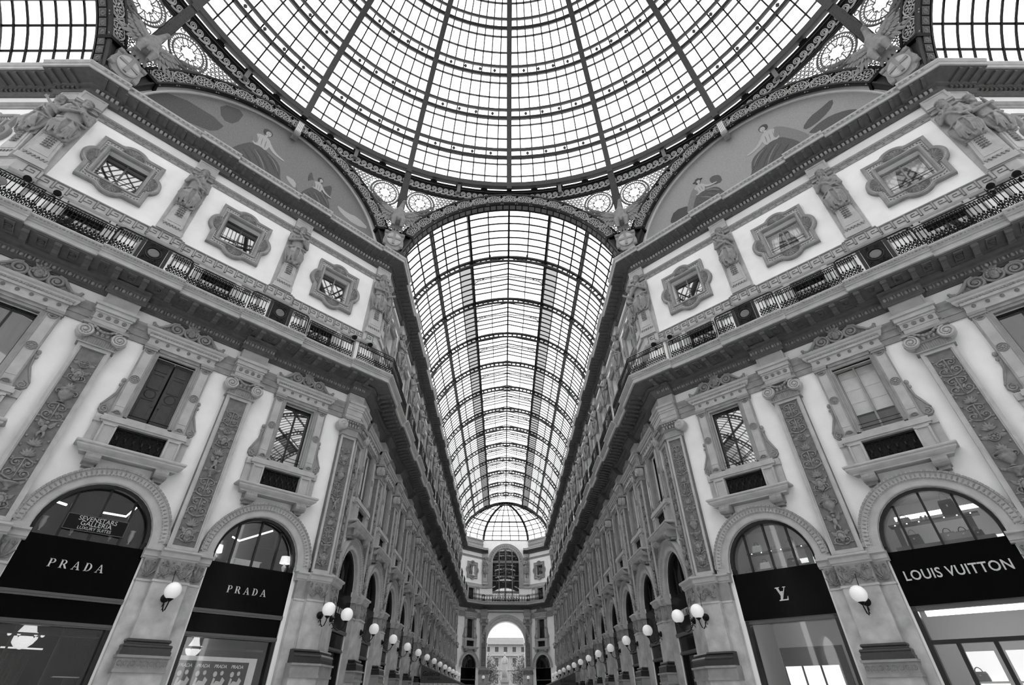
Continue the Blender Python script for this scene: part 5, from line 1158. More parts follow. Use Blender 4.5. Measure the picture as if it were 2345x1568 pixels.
# inlaid shapes, wall coordinates (distance from far corner, height)
INL = {-1: INLAY_L, 1: INLAY_R}
for sd in (-1, 1):
    for j, (nm, m, pts) in enumerate(INL[sd]):
        P = [(xs(sd, s), z) for s, z in pts]
        for _ in range(1): P = [c for i in range(len(P)) for c in ((P[i][0]*.75+P[(i+1) % len(P)][0]*.25, P[i][1]*.75+P[(i+1) % len(P)][1]*.25), (P[i][0]*.25+P[(i+1) % len(P)][0]*.75, P[i][1]*.25+P[(i+1) % len(P)][1]*.75))]
        area = sum(P[i][0]*P[(i+1) % len(P)][1]-P[(i+1) % len(P)][0]*P[i][1] for i in range(len(P)))
        if area < 0: P = P[::-1]
        po_ = link(bpy.data.objects.new(nm, MB().prism(P, -.06, -.048+.0012*j).mesh(nm, m)), MOSROOT[sd])
# ================================================================== EAGLES ON SHIELDS
def eagle_kit():
    K = Kit(); o = MB(); out = [(-.3, .0), (.3, .0), (.5, .25), (.62, .55), (.55, .95), (.62, 1.3), (.5, 1.5), (.3, 1.45), (.15, 1.6), (-.15, 1.6), (-.3, 1.45), (-.5, 1.5), (-.62, 1.3), (-.55, .95), (-.62, .55), (-.5, .25)]
    o.prism(out, 0, .2); 
    for e in (-1, 1):
        for z in (.32, 1.3): o.lathe([(.11, e*.5-.1), (.11, e*.5+.1)], 10, (0, -.2, z), 'x')
    K.part('cartouche', o, 'stone_statue'); b = MB(); b.lathe([(.5, .18), (.5, .26), (.44, .3), (.03, .34)], 28, (0, 0, .8), 'd'); b.v = [(x*.88, y, (z-.8)*1.08+.8) for x, y, z in b.v]; si = K.part('shield', b, 'stone_pale')
    c = MB(); c.bx(-.07, .07, .28, .365, .32, 1.28); c.bx(-.4, -.07, .28, .36, .73, .87); c.bx(.07, .4, .28, .36, .73, .87); K.part('cross', c, 'stone_statue', si)
    m = MB(); m.ball((0, -.3, 2.75), (.42, .38, .62), 14, 10); m.ball((0, -.38, 3.15), (.3, .28, .36), 12, 8); m.tube([(0, -.38, 3.3), (.06, -.45, 3.62), (.12, -.55, 3.85)], [.2, .15, .13], 8); m.ball((.14, -.6, 3.9), (.13, .17, .13), 10, 7); m.tube([(.2, -.7, 3.9), (.27, -.82, 3.87), (.29, -.85, 3.78)], [.06, .05, .015], 6)
    for e in (-1, 1):
        m.tube([(e*.22, -.4, 2.6), (e*.3, -.62, 2.2), (e*.26, -.5, 1.75), (e*.26, -.55, 1.62)], [.22, .19, .11, .08], 8)
        for t in range(3): m.tube([(e*.26, -.55, 1.62), (e*.26+(t-1)*.09, -.72, 1.6), (e*.26+(t-1)*.1, -.76, 1.5)], [.045, .04, .02], 5)
        m.tube([(e*.28, -.3, 3.1), (e*.6, -.3, 3.3), (e*.95, -.28, 3.6), (e*1.15, -.26, 3.75)], [.2, .15, .12, .07], 8)
    for i in range(5): m.tube([((i-2)*.1, -.1, 2.3), ((i-2)*.16, -.12, 1.9), ((i-2)*.2, -.15, 1.6)], [.1, .1, .05], 6, flat=.5)
    K.part('body', remesh(m, .028, 'body', 'stone_statue', 1))
    def feather(mb, x, d, z, an, L, w_, e):
        ca, sa = e*cos(an), sin(an); nx, nz = -sa, ca; lo = []
        for u, k in ((0, .35), (.25, .8), (.6, 1.), (.85, .8), (.96, .4), (1., .08)):
            cx_, cz_ = x+ca*L*u, z+sa*L*u; lo.append([(cx_+nx*w_*k, -d, cz_+nz*w_*k), (cx_, -d-.035*k-.01, cz_), (cx_-nx*w_*k, -d, cz_-nz*w_*k), (cx_, -d+.02, cz_)])
        mb.loft(lo)
    for e in (-1, 1):
        wg = MB(); arm_ = lambda u: (e*(.3+.85*u), 3.08+.62*u*u+.05*u)
        for i in range(13): u = i/12; x, z = arm_(u); feather(wg, x, .24+.012*(i % 2), z, -1.5+2.35*u**1.15, .85+.75*u, .10, e)
        for i in range(11): u = i/10; x, z = arm_(u); feather(wg, x, .30+.012*(i % 2), z+.03, -1.45+2.2*u, .5+.3*u, .095, e)
        for i in range(10): u = i/9; x, z = arm_(u*.95); feather(wg, x, .36+.012*(i % 2), z+.06, -1.4+2.0*u, .3+.1*u, .085, e)
        K.part('wing', wg, 'stone_statue')
    bf = MB()
    for j in range(5):
        for i in range(-2, 3): feather(bf, i*.13+(.06 if j % 2 else 0), .62-.05*abs(i)-.04*abs(j-2), 3.25-.2*j, -1.57, .24, .075, 1)
    K.part('breast_feathers', bf, 'stone_statue'); p = MB(); p.bx(-.5, .5, -.1, .1, -.6, .05); p.bx(-.7, .7, -.5, -.05, -.6, 1.9); K.part('bracket', p, 'iron_grey'); return K
EAG = eagle_kit()
for nm, a in (('left arcade', -1), ('right arcade', 1), ('left side-arm', -3), ('right side-arm', 3)): EAG.put(RZ(-a*pi/8) @ T(0, 18.35, 22.75), 'eagle_statue', 'stone eagle with spread wings on a cross shield above the %s corner' % nm, 'statue', 'eagles on shields')
# consoles hanging at the top of the mosaic arches
ck = Kit(); c = MB(); c.bx(-.17, .17, .05, .5, 26.95, 28.2); c.lathe([(.16, -.17), (.16, .17)], 12, (0, -.5, 27.0), 'x'); ck.part('body', c, 'stone'); c = MB()
for k in range(4): c.bx(-.13+.075*k, -.1+.075*k, .5, .53, 27.25, 28.1)
ck.part('flute', c, 'plaster')
for sd in (-1, 1): ck.put(F_diag(sd), 'console', 'fluted keystone console at the crown of the %s mosaic arch' % SN[sd], 'console', 'keystone consoles')
# ================================================================== GLASS VAULTS
VR = 7.5; TH = [radians(t) for t in (22, 29.5, 37, 44.5, 53, 62, 71, 80)]
def V(th, y, off=0.): return Vector(((VR+off)*sin(th), y, LZ+(VR+off)*cos(th)))
def arcbar(mb, y, a0, a1, off, w_, h_, n=16):
    mb.loft([[V(a, y-w_/2, off), V(a, y+w_/2, off), V(a, y+w_/2, off+h_), V(a, y-w_/2, off+h_)] for a in [a0+(a1-a0)*i/n for i in range(n+1)]])
rm_ = MB(); AE = radians(80); arcbar(rm_, 0, -AE, AE, -.44, .14, .12, 48); arcbar(rm_, 0, -AE, AE, -.06, .2, .13, 48)
for i in range(49):
    a = -AE+2*AE*i/48; p, p2 = V(a, 0, -.36), V(a, 0, -.04); rm_.tube([p, p2], .07, 4)
VRIB = rm_.mesh('rib', 'iron_rib')
LX, LE, LRZ = 2.78, 28.3, 29.0       # lantern: eave half width, eave height, ridge height
def vault(M, ys, ind, label, lantern_from=1):
    root = link(bpy.data.objects.new('glass_vault', None), None, M); tag(root, label, 'vault', 'glass vaults')
    def pt(nm, mb, m, kind=None): return tag(link(bpy.data.objects.new(nm, mb.mesh(nm, m)), root), kind=kind)
    y0, y1 = ys[0], ys[-1]
    for y in ys[1:]: link(bpy.data.objects.new('rib', VRIB), root, T(0, y, 0))
    for e in (-1, 1):
        mb = MB(); mb.loft([[V(e*TH[0]-.012, y, -.2), V(e*TH[0]+.012, y, -.2), V(e*TH[0]+.012, y, .1), V(e*TH[0]-.012, y, .1)] for y in (y0, y1)]); pt('purlin', mb, 'iron_black')
        for o in (-.012, .012): mb = MB(); mb.loft([[V(e*TH[3]+o-.007, y, -.2), V(e*TH[3]+o+.007, y, -.2), V(e*TH[3]+o+.007, y, -.06), V(e*TH[3]+o-.007, y, -.06)] for y in (y0, y1)]); pt('purlin', mb, 'iron_black')
    bars = MB(); laps = MB(); rest = MB(); restd = MB(); ps = {}
    def pane(key, quad, dim=False):
        if key not in ps:
            p = MB(); A = [Vector(v) for v in quad]; n_ = (A[1]-A[0]).cross(A[3]-A[0]).normalized()*.012; p.add(A+[a+n_ for a in A], [(3, 2, 1, 0), (4, 5, 6, 7), (0, 1, 5, 4), (1, 2, 6, 5), (2, 3, 7, 6), (3, 0, 4, 7)]); ps[key] = (p, p.mesh('pane', 'roof_glass_dim' if dim else 'roof_glass'))
        return ps[key]
    for b in range(len(ys)-1):
        ya, yb = ys[b], ys[b+1]; n = 8; dy = (yb-ya)/n; lan = b >= lantern_from; bw = .075
        for i in range(n):
            y = ya+dy*i; single = b in ind
            if i:
                for e in (-1, 1): arcbar(bars, y, e*TH[0], e*TH[-1], .0, bw, .07, 12)
                if not lan: arcbar(bars, y, -TH[0], TH[0], .0, bw, .07, 8)
                else:
                    for e in (-1, 1): bars.loft([[(e*x, y-bw/2, z), (e*x, y+bw/2, z), (e*x, y+bw/2, z+.07), (e*x, y-bw/2, z+.07)] for x, z in ((LX, LE), (0, LRZ))])
            for e in (-1, 1):
                for t in range(len(TH)-1):
                    k = (e, t, round(dy, 3), lan); pm = pane(k, [V(e*TH[t], 0, .08), V(e*TH[t], dy*.98, .08), V(e*TH[t+1], dy*.98, .1), V(e*TH[t+1], 0, .1)], t == 0 and lan)
                    if single: link(bpy.data.objects.new('pane', pm[1]), root, T(0, y, 0))
                    else: (restd if t == 0 and lan else rest).join(pm[0], T(0, y, 0))
                for t in range(2):
                    if lan: xa_, xb_ = LX*t/2, LX*(t+1)/2; za, zb = LRZ+(LE-LRZ)*t/2, LRZ+(LE-LRZ)*(t+1)/2; k = (e, 'l', t, round(dy, 3)); pm = pane(k, [(e*xa_, 0, za+.08), (e*xa_, dy*.98, za+.08), (e*xb_, dy*.98, zb+.08), (e*xb_, 0, zb+.08)])
                    else: k = (e, 'c', t, round(dy, 3)); pm = pane(k, [V(e*TH[0]*t/2, 0, .08), V(e*TH[0]*t/2, dy*.98, .08), V(e*TH[0]*(t+1)/2, dy*.98, .08), V(e*TH[0]*(t+1)/2, 0, .08)])
                    if single: link(bpy.data.objects.new('pane', pm[1]), root, T(0, y, 0))
                    else: rest.join(pm[0], T(0, y, 0))
        for e in (-1, 1):
            for t in (1, 2, 4, 5, 6): a = e*TH[t]; bars_ = laps if lan else bars; bars_.loft([[V(a-.0065, y, .03), V(a+.0065, y, .03), V(a+.0065, y, .08), V(a-.0065, y, .08)] for y in (ya, yb)], True, False)
            if lan:
                bars.loft([[(e*LX/2-.03, y, (LE+LRZ)/2), (e*LX/2+.03, y, (LE+LRZ)/2), (e*LX/2+.03, y, (LE+LRZ)/2+.08), (e*LX/2-.03, y, (LE+LRZ)/2+.08)] for y in (ya, yb)])
                bars.bx(e*LX-.05, e*LX+.05, -yb, -ya, LE-.03, LE+.08)
                ym = (ya+yb)/2; br = MB()
                pts = [(e*LX, ym, LE-.75), (e*(LX-.1), ym, LE-.4), (e*(LX-.35), ym, LE-.1), (e*(LX-.9), ym, LE+.1), (e*(LX-1.6), ym, LE+.28), (e*.05, ym, LE+.42)]
                br.tube(pts, .045, 4); br.tube([(e*LX, ym, LE-.75), (e*LX, ym, LE)], .04, 4); br.tube([(e*LX, ym, LE), (e*.02, ym, LRZ)], .035, 4)
                for (x, z) in ((.1, -.32), (.14, -.12), (.32, .0), (.5, .1), (.75, .17)): br.tube([(e*(LX-x)+.07*cos(t), ym, LE+z+.07*sin(t)) for t in [pi*j/3 for j in range(6)]], .03, 3, True)
                link(bpy.data.objects.new('bracket', br.mesh('bracket', 'iron_rib')), root)
            else:
                bars.loft([[V(e*TH[0]/2-.006, y, .0), V(e*TH[0]/2+.004, y, .0), V(e*TH[0]/2+.004, y, .08), V(e*TH[0]/2-.006, y, .08)] for y in (ya, yb)], True, False)
    pt('ridge', MB().bx(-.06, .06, -y1, -ys[lantern_from], LRZ-.05, LRZ+.1), 'iron_black'); pt('ridge', MB().bx(-.07, .07, -ys[lantern_from], -y0, LZ+VR-.1, LZ+VR+.08), 'iron_black')
    pt('glazing_bar', bars, 'iron_black', 'stuff'); pt('pane_overlap', laps, 'lap_glass', 'stuff'); 
    if rest.v: pt('pane_field', rest, 'roof_glass', 'stuff')
    if restd.v: pt('pane_field', restd, 'roof_glass_dim', 'stuff')
    # glazed step between plain first bay and lantern
    if lantern_from < len(ys)-1:
        y = ys[lantern_from]; g = MB(); pts = [tuple(V(TH[0]*(1-2*i/10), y, .1)) for i in range(11)]; g.add([p for p in pts]+[(-LX, y, LE+.08), (0, y, LRZ+.08), (LX, y, LE+.08)], [tuple(range(14))]); pt('gable_pane', g, 'roof_glass')
    return root
ys = [R+.2] + [Y0+BAY*k for k in range(1, NB+1)] + [YEND]
VAULT = vault(Matrix.Identity(4), ys[:-1], (1, 2), 'long glass barrel vault with raised lantern over the far arcade')
vault(WEST, [R+.2, Y0+BAY, Y0+2*BAY, Y0+3*BAY], (0,), 'glass barrel vault over the side arm at the left edge', 9 if False else 2)
vault(EAST, [R+.2, Y0+BAY, Y0+2*BAY, Y0+3*BAY], (0,), 'glass barrel vault over the side arm at the right edge', 2)
# glazed half dome closing the far end
ap = link(bpy.data.objects.new('glass_apse', None)); tag(ap, 'glazed half dome closing the far end of the arcade', 'vault')
YA = ys[-2]; CP = [(-VR*.98, YA), (-W, YEND), (-APX, APY), (APX, APY), (W, YEND), (VR*.98, YA)]; ZB = 23.7
def AP(f, u):   # f along base polyline 0..5, u 0 apex .. 1 base
    i = min(4, int(f)); t = f-i; bx_ = CP[i][0]+(CP[i+1][0]-CP[i][0])*t; by = CP[i][1]+(CP[i+1][1]-CP[i][1])*t
    zb = 22.25 if i in (0, 4) else ZB; zb = 22.3+(ZB-22.3)*min(1, max(0, f-.0)) if f < 1 else (22.3+(ZB-22.3)*min(1, max(0, 5-f)) if f > 4 else ZB)
    a = u*pi/2; return Vector((bx_*sin(a), YA+(by-YA)*sin(a), zb+(28.45-zb)*cos(a)))
fr = [0, .5, 1, 1.33, 1.67, 2, 2.2, 2.4, 2.6, 2.8, 3, 3.33, 3.67, 4, 4.5, 5]; g = MB(); b = MB()
us = [.02, .15, .3, .45, .6, .7, .8, .9, 1.]
g.loft([[AP(f, u) for f in fr] for u in us], False, False); link(bpy.data.objects.new('pane_field', g.mesh('pane_field', 'roof_glass')), ap)['kind'] = 'stuff'
for f in fr:
    big = abs(f-round(f)) < .01 and 1 <= f <= 4
    (MB().tube([AP(f, u)-Vector((0, 0, .1)) for u in us], .16, 4) if big else b.tube([AP(f, u) for u in us], .07, 4)); 
    if big: link(bpy.data.objects.new('rib', MB().tube([AP(f, u)-Vector((0, 0, .1)) for u in us], .2, 4).mesh('rib', 'iron_black')), ap)
for u in us[1:]: b.tube([AP(f, u) for f in fr], .07 if u != .6 else .12, 4)
tag(link(bpy.data.objects.new('glazing_bar', b.mesh('glazing_bar', 'iron_black')), ap), kind='stuff')
# ================================================================== SHOPFRONTS
def semi(r, d0, d1, z0=AZ, zb=5.27, n=24):
    return [(r*cos(pi*i/n), z0+r*sin(pi*i/n)) for i in range(n+1)] + [(-r, zb), (r, zb)]
def front_kit(pane_m, low='plain'):
    K = Kit(); f = MB()
    f.loft([[(r*cos(a), -d, AZ+r*sin(a)) for r, d in ((AR, -.02), (AR-.1, -.05), (AR-.1, -.2), (AR-.06, -.34), (AR, -.34))] for a in [pi*i/28 for i in range(29)]], False, False)
    for e in (-1, 1): x0, x1 = sorted((e*AR, e*(AR-.1))); f.bx(x0, x1, -.3, -.05, 5.25, AZ)
    K.part('arch_frame', f, 'bronze_frame')
    for x in (-.78, -.02, .74): K.part('mullion', MB().bx(x-.03, x+.03, -.3, -.2, 5.25, AZ+sqrt((AR-.08)**2-x*x)), 'bronze_frame')
    K.part('pane', MB().prism(semi(AR-.08, 0, 0), -.26, -.25), pane_m); return K
FK = front_kit('shop_glass'); FKD = front_kit('window_glass_dark')
def lower_kit(pane_m, left=True):
    K = Kit(); K.part('sign_board', MB().bx(-1.46, 1.46, -.12, .0, 3.87 if left else 3.8, 5.25), 'black_gloss')
    if left:
        K.part('metal_bar', MB().bx(-1.46, 1.46, -.1, .04, 3.74, 3.87).bx(-1.46, 1.46, .04, .055, 3.8, 3.83), 'bronze_bar')
        K.part('shutter_box', MB().bx(-1.46, 1.46, -.3, -.06, 3.22, 3.74), 'black_gloss'); top = 3.2
        K.part('head_bar', MB().bx(-1.46, 1.46, -.3, -.02, 3.1, 3.22).bx(-1.46, 1.46, -.02, .01, 3.14, 3.17), 'bronze_bar')
    else: top = 3.78; K.part('head_bar', MB().bx(-1.46, 1.46, -.25, -.05, 3.68, 3.8), 'bronze_bar')
    for e in (-1, 1): x0, x1 = sorted((e*1.34, e*1.46)); K.part('side_frame', MB().bx(x0, x1, -.3, -.05, 0, top), 'bronze_frame')
    K.part('pane', MB().bx(-1.34, 1.34, -.2, -.19, 0.1, top-.08), pane_m); return K
LKL, LKR, LKD = lower_kit('shop_glass', True), lower_kit('shop_glass', False), lower_kit('window_glass_dark', True)
def room(M, n, z0, z1, depth, m_wall, m_ceil, wid=1.8):
    mb = MB(); w_ = wid; y0, y1 = .5, depth
    mb.add([(-w_, y0, z0), (w_, y0, z0), (w_, y1, z0), (-w_, y1, z0), (-w_, y0, z1), (w_, y0, z1), (w_, y1, z1), (-w_, y1, z1)], [(0, 1, 2, 3), (2, 6, 7, 3), (0, 3, 7, 4), (1, 5, 6, 2), (4, 7, 6, 5)])
    tag(obj('wall_shop_%d' % n, mb, m_wall, None, M), kind='structure')
def strip(M, nm, pts, w_, lab, m='light_strip'):
    mb = MB().tube([(x, y, z) for x, y, z in pts], w_, 4); tag(obj(nm, mb, m, None, M), lab, 'light', 'shop ceiling lights')
def bag_mb(w_, h_, dp):
    b = MB(); b.loft([[(-x, -y, z), (x, -y, z), (x, y, z), (-x, y, z)] for x, y, z in ((w_*.46, dp*.45, 0), (w_*.5, dp*.5, h_*.1), (w_*.45, dp*.4, h_*.8), (w_*.4, dp*.12, h_))]); h = MB(); h.tube([(w_*.22*cos(a), -.02, h_*.92+h_*.5*sin(a)) for a in [pi*i/8 for i in range(9)]], .012, 5); return b, h
def bag(M, x, d, z, w_, h_, m, lab):
    root = link(bpy.data.objects.new('handbag', None), None, M @ T(x, -d, z)); tag(root, lab, 'handbag', 'bags on display'); b, h = bag_mb(w_, h_, w_*.45)
    obj('body', b, m, root); obj('handle', h, 'leather_dark' if m != 'leather_dark' else 'leather_mid', root); obj('clasp', MB().bx(-.02, .02, w_*.18, w_*.2, h_*.55, h_*.68), 'letter_metal', root)
def shoes(M, x, d, z, lab):
    root = link(bpy.data.objects.new('shoe_pair', None), None, M @ T(x, -d, z)); tag(root, lab, 'shoes', 'shoes on display')
    for e in (-.06, .06): s_ = MB(); s_.loft([[(e-.03, y, zz), (e+.03, y, zz), (e+.03, y, zz+h), (e-.03, y, zz+h)] for y, zz, h in ((.1, .09, .1), (.05, .08, .07), (-.06, .0, .06), (-.14, 0, .03))]); s_.bx(e-.008, e+.008, -.1, -.08, 0, .1); obj('shoe', s_, 'leather_mid', root)
def table_lamp(M, x, d, z, lab):
    root = link(bpy.data.objects.new('table_lamp', None), None, M @ T(x, -d, z)); tag(root, lab, 'lamp', 'table lamps')
    obj('base', MB().lathe([(.08, 0), (.09, .02), (.03, .05), (.07, .14), (.08, .2), (.03, .27), (.02, .32)], 14), 'white_paint', root, smooth=True); obj('shade', MB().lathe([(.19, .32), (.165, .56), (.16, .56), (.185, .32)], 20, cap=False), 'shade', root, smooth=True)
def vase(M, x, d, z, h, lab, glow=True):
    root = link(bpy.data.objects.new('glass_vase', None), None, M @ T(x, -d, z)); tag(root, lab, 'vase', 'silvered vases')
    obj('body', MB().lathe([(.09*h, 0), (.1*h, .02*h), (.03*h, .08*h), (.14*h, .3*h), (.19*h, .6*h), (.15*h, .85*h), (.2*h, h), (.17*h, h)], 14), 'letter_metal', root, smooth=True)
    if glow: obj('candle', MB().lathe([(.09*h, .4*h), (.09*h, .97*h), (.01, h)], 10), 'shade', root)
def chandelier(M, x, d, z, s, lab):
    root = link(bpy.data.objects.new('chandelier', None), None, M @ T(x, -d, z)); tag(root, lab, 'chandelier', 'crystal chandeliers')
    obj('bowl', MB().lathe([(.02, -.34*s), (.14*s, -.3*s), (.24*s, -.2*s), (.3*s, -.08*s), (.3*s, 0)], 18), 'crystal', root); obj('hoop', MB().lathe([(.31*s, -.03*s), (.31*s, .05*s), (.29*s, .05*s), (.29*s, -.03*s), (.31*s, -.03*s)], 20, cap=False), 'bronze_frame', root); obj('crown', MB().lathe([(.24*s, .05*s), (.15*s, .25*s), (.1*s, .45*s), (.02, .47*s)], 16), 'crystal', root)
    for k in range(6): a = k*pi/3; obj('bulb', MB().ball((.38*s*cos(a), .38*s*sin(a), .02*s), .05*s, 8, 6), 'shade', root); obj('arm', MB().tube([(.3*s*cos(a), .3*s*sin(a), 0), (.36*s*cos(a), .36*s*sin(a), -.06*s), (.38*s*cos(a), .38*s*sin(a), -.02*s)], .012*s, 4), 'bronze_frame', root)
    obj('rod', MB().bx(-.01, .01, -.01, .01, .45*s, .45*s+.4), 'bronze_frame', root)
# serif capitals drawn as plates (unit height)
def lett(ch):
    mb = MB(); P = lambda pts: mb.prism(pts, 0, .02)
    def rect(a, b, c, d): P([(a, c), (b, c), (b, d), (a, d)])
    def half(x0, zc, rx, rz, tx, tz, n=10):
        for i in range(n):
            a, b = -pi/2+pi*i/n, -pi/2+pi*(i+1)/n; P([(x0+(rx-tx)*cos(a), zc+(rz-tz)*sin(a)), (x0+rx*cos(a), zc+rz*sin(a)), (x0+rx*cos(b), zc+rz*sin(b)), (x0+(rx-tx)*cos(b), zc+(rz-tz)*sin(b))])
    if ch in 'PRD':
        rect(.08, .26, 0, 1); rect(0, .34, 0, .05); rect(0, .3, .95, 1)
        if ch == 'D': half(.3, .5, .5, .5, .19, .05); rect(.26, .31, 0, .05); rect(.26, .31, .95, 1); return mb, .86
        half(.36, .73, .34, .27, .17, .05); rect(.26, .37, .95, 1); rect(.26, .37, .46, .51)
        if ch == 'R': P([(.36, .48), (.55, .48), (.86, .04), (.86, 0), (.66, 0)]); return mb, .92
        return mb, .78
    if ch == 'A':
        P([(.1, .03), (.17, .03), (.48, 1), (.42, 1)]); P([(.42, 1), (.52, 1), (.86, .03), (.66, .03)]); rect(.24, .66, .32, .38); rect(0, .28, 0, .05); rect(.58, .95, 0, .05); return mb, .96
def word(root, s, h, cx, z, d, space=.32, m='letter_metal'):
    L = [lett(c) for c in s]; tot = sum(w_ for _, w_ in L)*h+space*h*(len(s)-1); x = cx-tot/2
    for (mb, w_), c in zip(L, s): obj('letter', mb, m, root, T(x, -d, z) @ Matrix.Diagonal((h, 1, h, 1))); x += (w_+space)*h
SHOP = 0
for sd in (-1, 1):
    S = SN[sd]
    for i, c in enumerate(BC):
        M = M_diag(sd, c); SHOP += 1; wl = '%s slanting wall, %s' % (S, BP[i])
        FK.put(M, 'fanlight', 'dark framed half-round shop window on the %s' % wl, 'window', 'shop fanlights')
        lo = (LKL if sd < 0 else LKR).put(M, 'shopfront', 'black glossy shopfront with sign board on the %s' % wl, 'shopfront', 'shopfronts')
        lit = sd > 0
        room(M, SHOP*2-1, 5.2, 7.35, 3.4, 'room_lit' if lit else 'room_dark', 'room_pale', 1.75); room(M, SHOP*2, 0, 3.95 if lit else 3.5, 3.2, 'room_pale' if lit else 'room_dark', 'room_pale', 1.7)
        if sd < 0 and i < 2:
            rt = link(bpy.data.objects.new('shop_sign', None), None, M); tag(rt, 'pale serif shop lettering on the black board, ' + wl, 'sign', 'shop signs'); word(rt, 'PRADA', .215, .02 if i == 0 else 0, 4.385 if i == 0 else 4.47, .0, .42)
        if sd < 0 and i == 0:
            for k, x in enumerate((-1.22, 1.26)): table_lamp(M, x, -.5, 5.3, 'white shaded table lamp at the %s of the smaller shop fanlight' % ('left', 'right')[k])
            strip(M, 'ceiling_light', [(-.35, 2.2, 6.6), (-.05, 2.2, 6.5), (.9, 1.6, 6.95)], .03, 'thin bent ceiling light line behind the smaller fanlight on the left')
            chandelier(M, -.78, -1.0, 2.86, .75, 'crystal chandelier above the poster in the left shop')
            tb = link(bpy.data.objects.new('dining_table', None), None, M @ T(.1, 1.3, 5.2)); tag(tb, 'table with white cloth behind the smaller fanlight', 'table'); obj('cloth', MB().frus((-.55, .55), (.0, .42), -.3, (-.45, .45), (.02, .42), .3), 'cloth_white', tb); obj('top', MB().bx(-.5, .5, -.3, .3, .42, .44), 'cloth_white', tb)
            obj('rail', MB().bx(-1.2, 1.2, -.42, -.4, 6.0, 6.02), 'bronze_frame', None, M); tag(bpy.context.scene.collection.objects[-1], 'thin metal rail across the smaller left fanlight', 'rail')
            po = link(bpy.data.objects.new('poster', None), None, M @ T(0, .35, 0)); tag(po, 'framed black poster with repeated lettering and cap-wearing figures', 'poster')
            obj('border', MB().bx(-1.42, 1.1, 0, .02, .3, 2.62), 'cloth_white', po); obj('print', MB().bx(-1.42, .86, .02, .03, .3, 2.5), 'iron_black', po)
            for k in range(4):
                x = -1.05+.52*k; link(bpy.data.objects.new('lettering', text_mesh('PRADA', .13, 'white_paint', .002, shear=.15, space=.9)), po, T(x, -.035, 2.37))
                fg = MB(); d0 = .031
                for cx_, cz_, rr in ((-.1, 2.17, .06), (.1, 2.2, .05)): fg.prism([(x+cx_+rr*cos(t), cz_+rr*1.25*sin(t)) for t in [2*pi*j/10 for j in range(10)]], d0, d0+.004)
                fg.prism([(x-.2, 1.5), (x-.14, 1.5), (x-.06, 2.05), (x-.12, 2.08)], d0, d0+.003); fg.prism([(x-.02, 1.5), (x+.06, 1.5), (x+.24, 2.02), (x+.14, 2.1)], d0, d0+.003); fg.prism([(x-.12, 1.86), (x-.02, 2.0), (x+.1, 1.98), (x+.16, 1.86), (x+.08, 1.84), (x, 1.88)], d0+.004, d0+.007); fg.prism([(x-.06, 1.66), (x+.08, 1.66), (x+.1, 1.86), (x-.06, 1.86)], d0+.003, d0+.006)
                obj('printed_figure', fg, 'leather_pale', po)
            link(bpy.data.objects.new('frame_bar', MB().bx(-1.34, 1.2, -.3, -.26, 2.8, 2.86).mesh('frame_bar', 'bronze_frame')), lo)
        if sd < 0 and i == 1:
            sg = link(bpy.data.objects.new('suites_sign', None), None, M @ T(0, .2, 0)); sg.matrix_basis = M @ T(0, .2, -.1); tag(sg, 'dark framed hotel sign with three lines inside the larger left fanlight', 'sign')
            obj('board', MB().bx(-.78, .78, 0, .03, 5.61, 6.06), 'iron_black', sg); fr = MB()
            for a in ((-.78, .78, 5.61, 5.63), (-.78, .78, 6.04, 6.06), (-.78, -.76, 5.61, 6.06), (.76, .78, 5.61, 6.06)): fr.bx(a[0], a[1], .03, .045, a[2], a[3])
            obj('frame', fr, 'bronze_bar', sg)
            for t, z_, h in (('SEVENSTARS', 5.96, .13), ('GALLERIA', 5.83, .135), ('LUXURY SUITES', 5.7, .09)): link(bpy.data.objects.new('lettering', text_mesh(t, h*1.35, 'letter_metal', .004)), sg, T(0, -.035, z_))
            for k, (x, z_, h) in enumerate(((-1.22, 5.42, .4), (1.03, 5.42, .4))): vase(M, x, -.5, z_, h, 'silvered candle vase at the %s end of the larger left fanlight' % ('left', 'right')[k])
            for k, x in enumerate((-.48, .5)): vase(M, x, -.5, 5.42, .3, 'round silvered bowl %s the hotel sign' % ('left of centre below', 'right of centre below')[k], False)
            strip(M, 'ceiling_light', [(-1.2, 1.5, 6.5), (-.85, 1.6, 6.47)], .035, 'short ceiling light at the left of the larger left fanlight'); strip(M, 'ceiling_light', [(.15, 1.6, 6.45), (.8, 1.6, 6.46), (.95, 1.4, 6.75)], .03, 'bent ceiling light right of centre in the larger left fanlight')
            chandelier(M, -.26, -1.0, 2.92, .95, 'large crystal chandelier in the larger left shop')
            for x in (.44, -.58): link(bpy.data.objects.new('frame_bar', MB().bx(x-.025, x+.025, -.3, -.25, 0, 3.1).mesh('frame_bar', 'bronze_frame')), lo)
            link(bpy.data.objects.new('frame_bar', MB().bx(-1.3, 1.3, -.3, -.26, 2.9, 2.94).mesh('frame_bar', 'bronze_frame')), lo)
            cu = MB(); cu.loft([[(-1.3+.05*k, 1.9+.05*(k % 2), z_) for k in range(30)] for z_ in (0, 2.55)], False, False); tag(obj('curtain', cu, 'leather_dark', None, M), 'dark pleated hanging behind the larger left shop window', 'curtain')
            strip(M, 'ceiling_light', [(-.6, 2.0, 2.68), (.35, 2.0, 2.68)], .02, 'light line above the dark hanging in the larger left shop', 'light_soft')
            gt = link(bpy.data.objects.new('display_table', None), None, M @ T(1.0, .8, 1.95)); tag(gt, 'small glass display table at the right of the larger left shop window', 'table'); obj('top', MB().bx(-.3, .3, -.15, .15, .05, .07), 'letter_metal', gt); obj('leg', MB().bx(-.02, .02, -.02, .02, -1.95, .05), 'bronze_frame', gt)
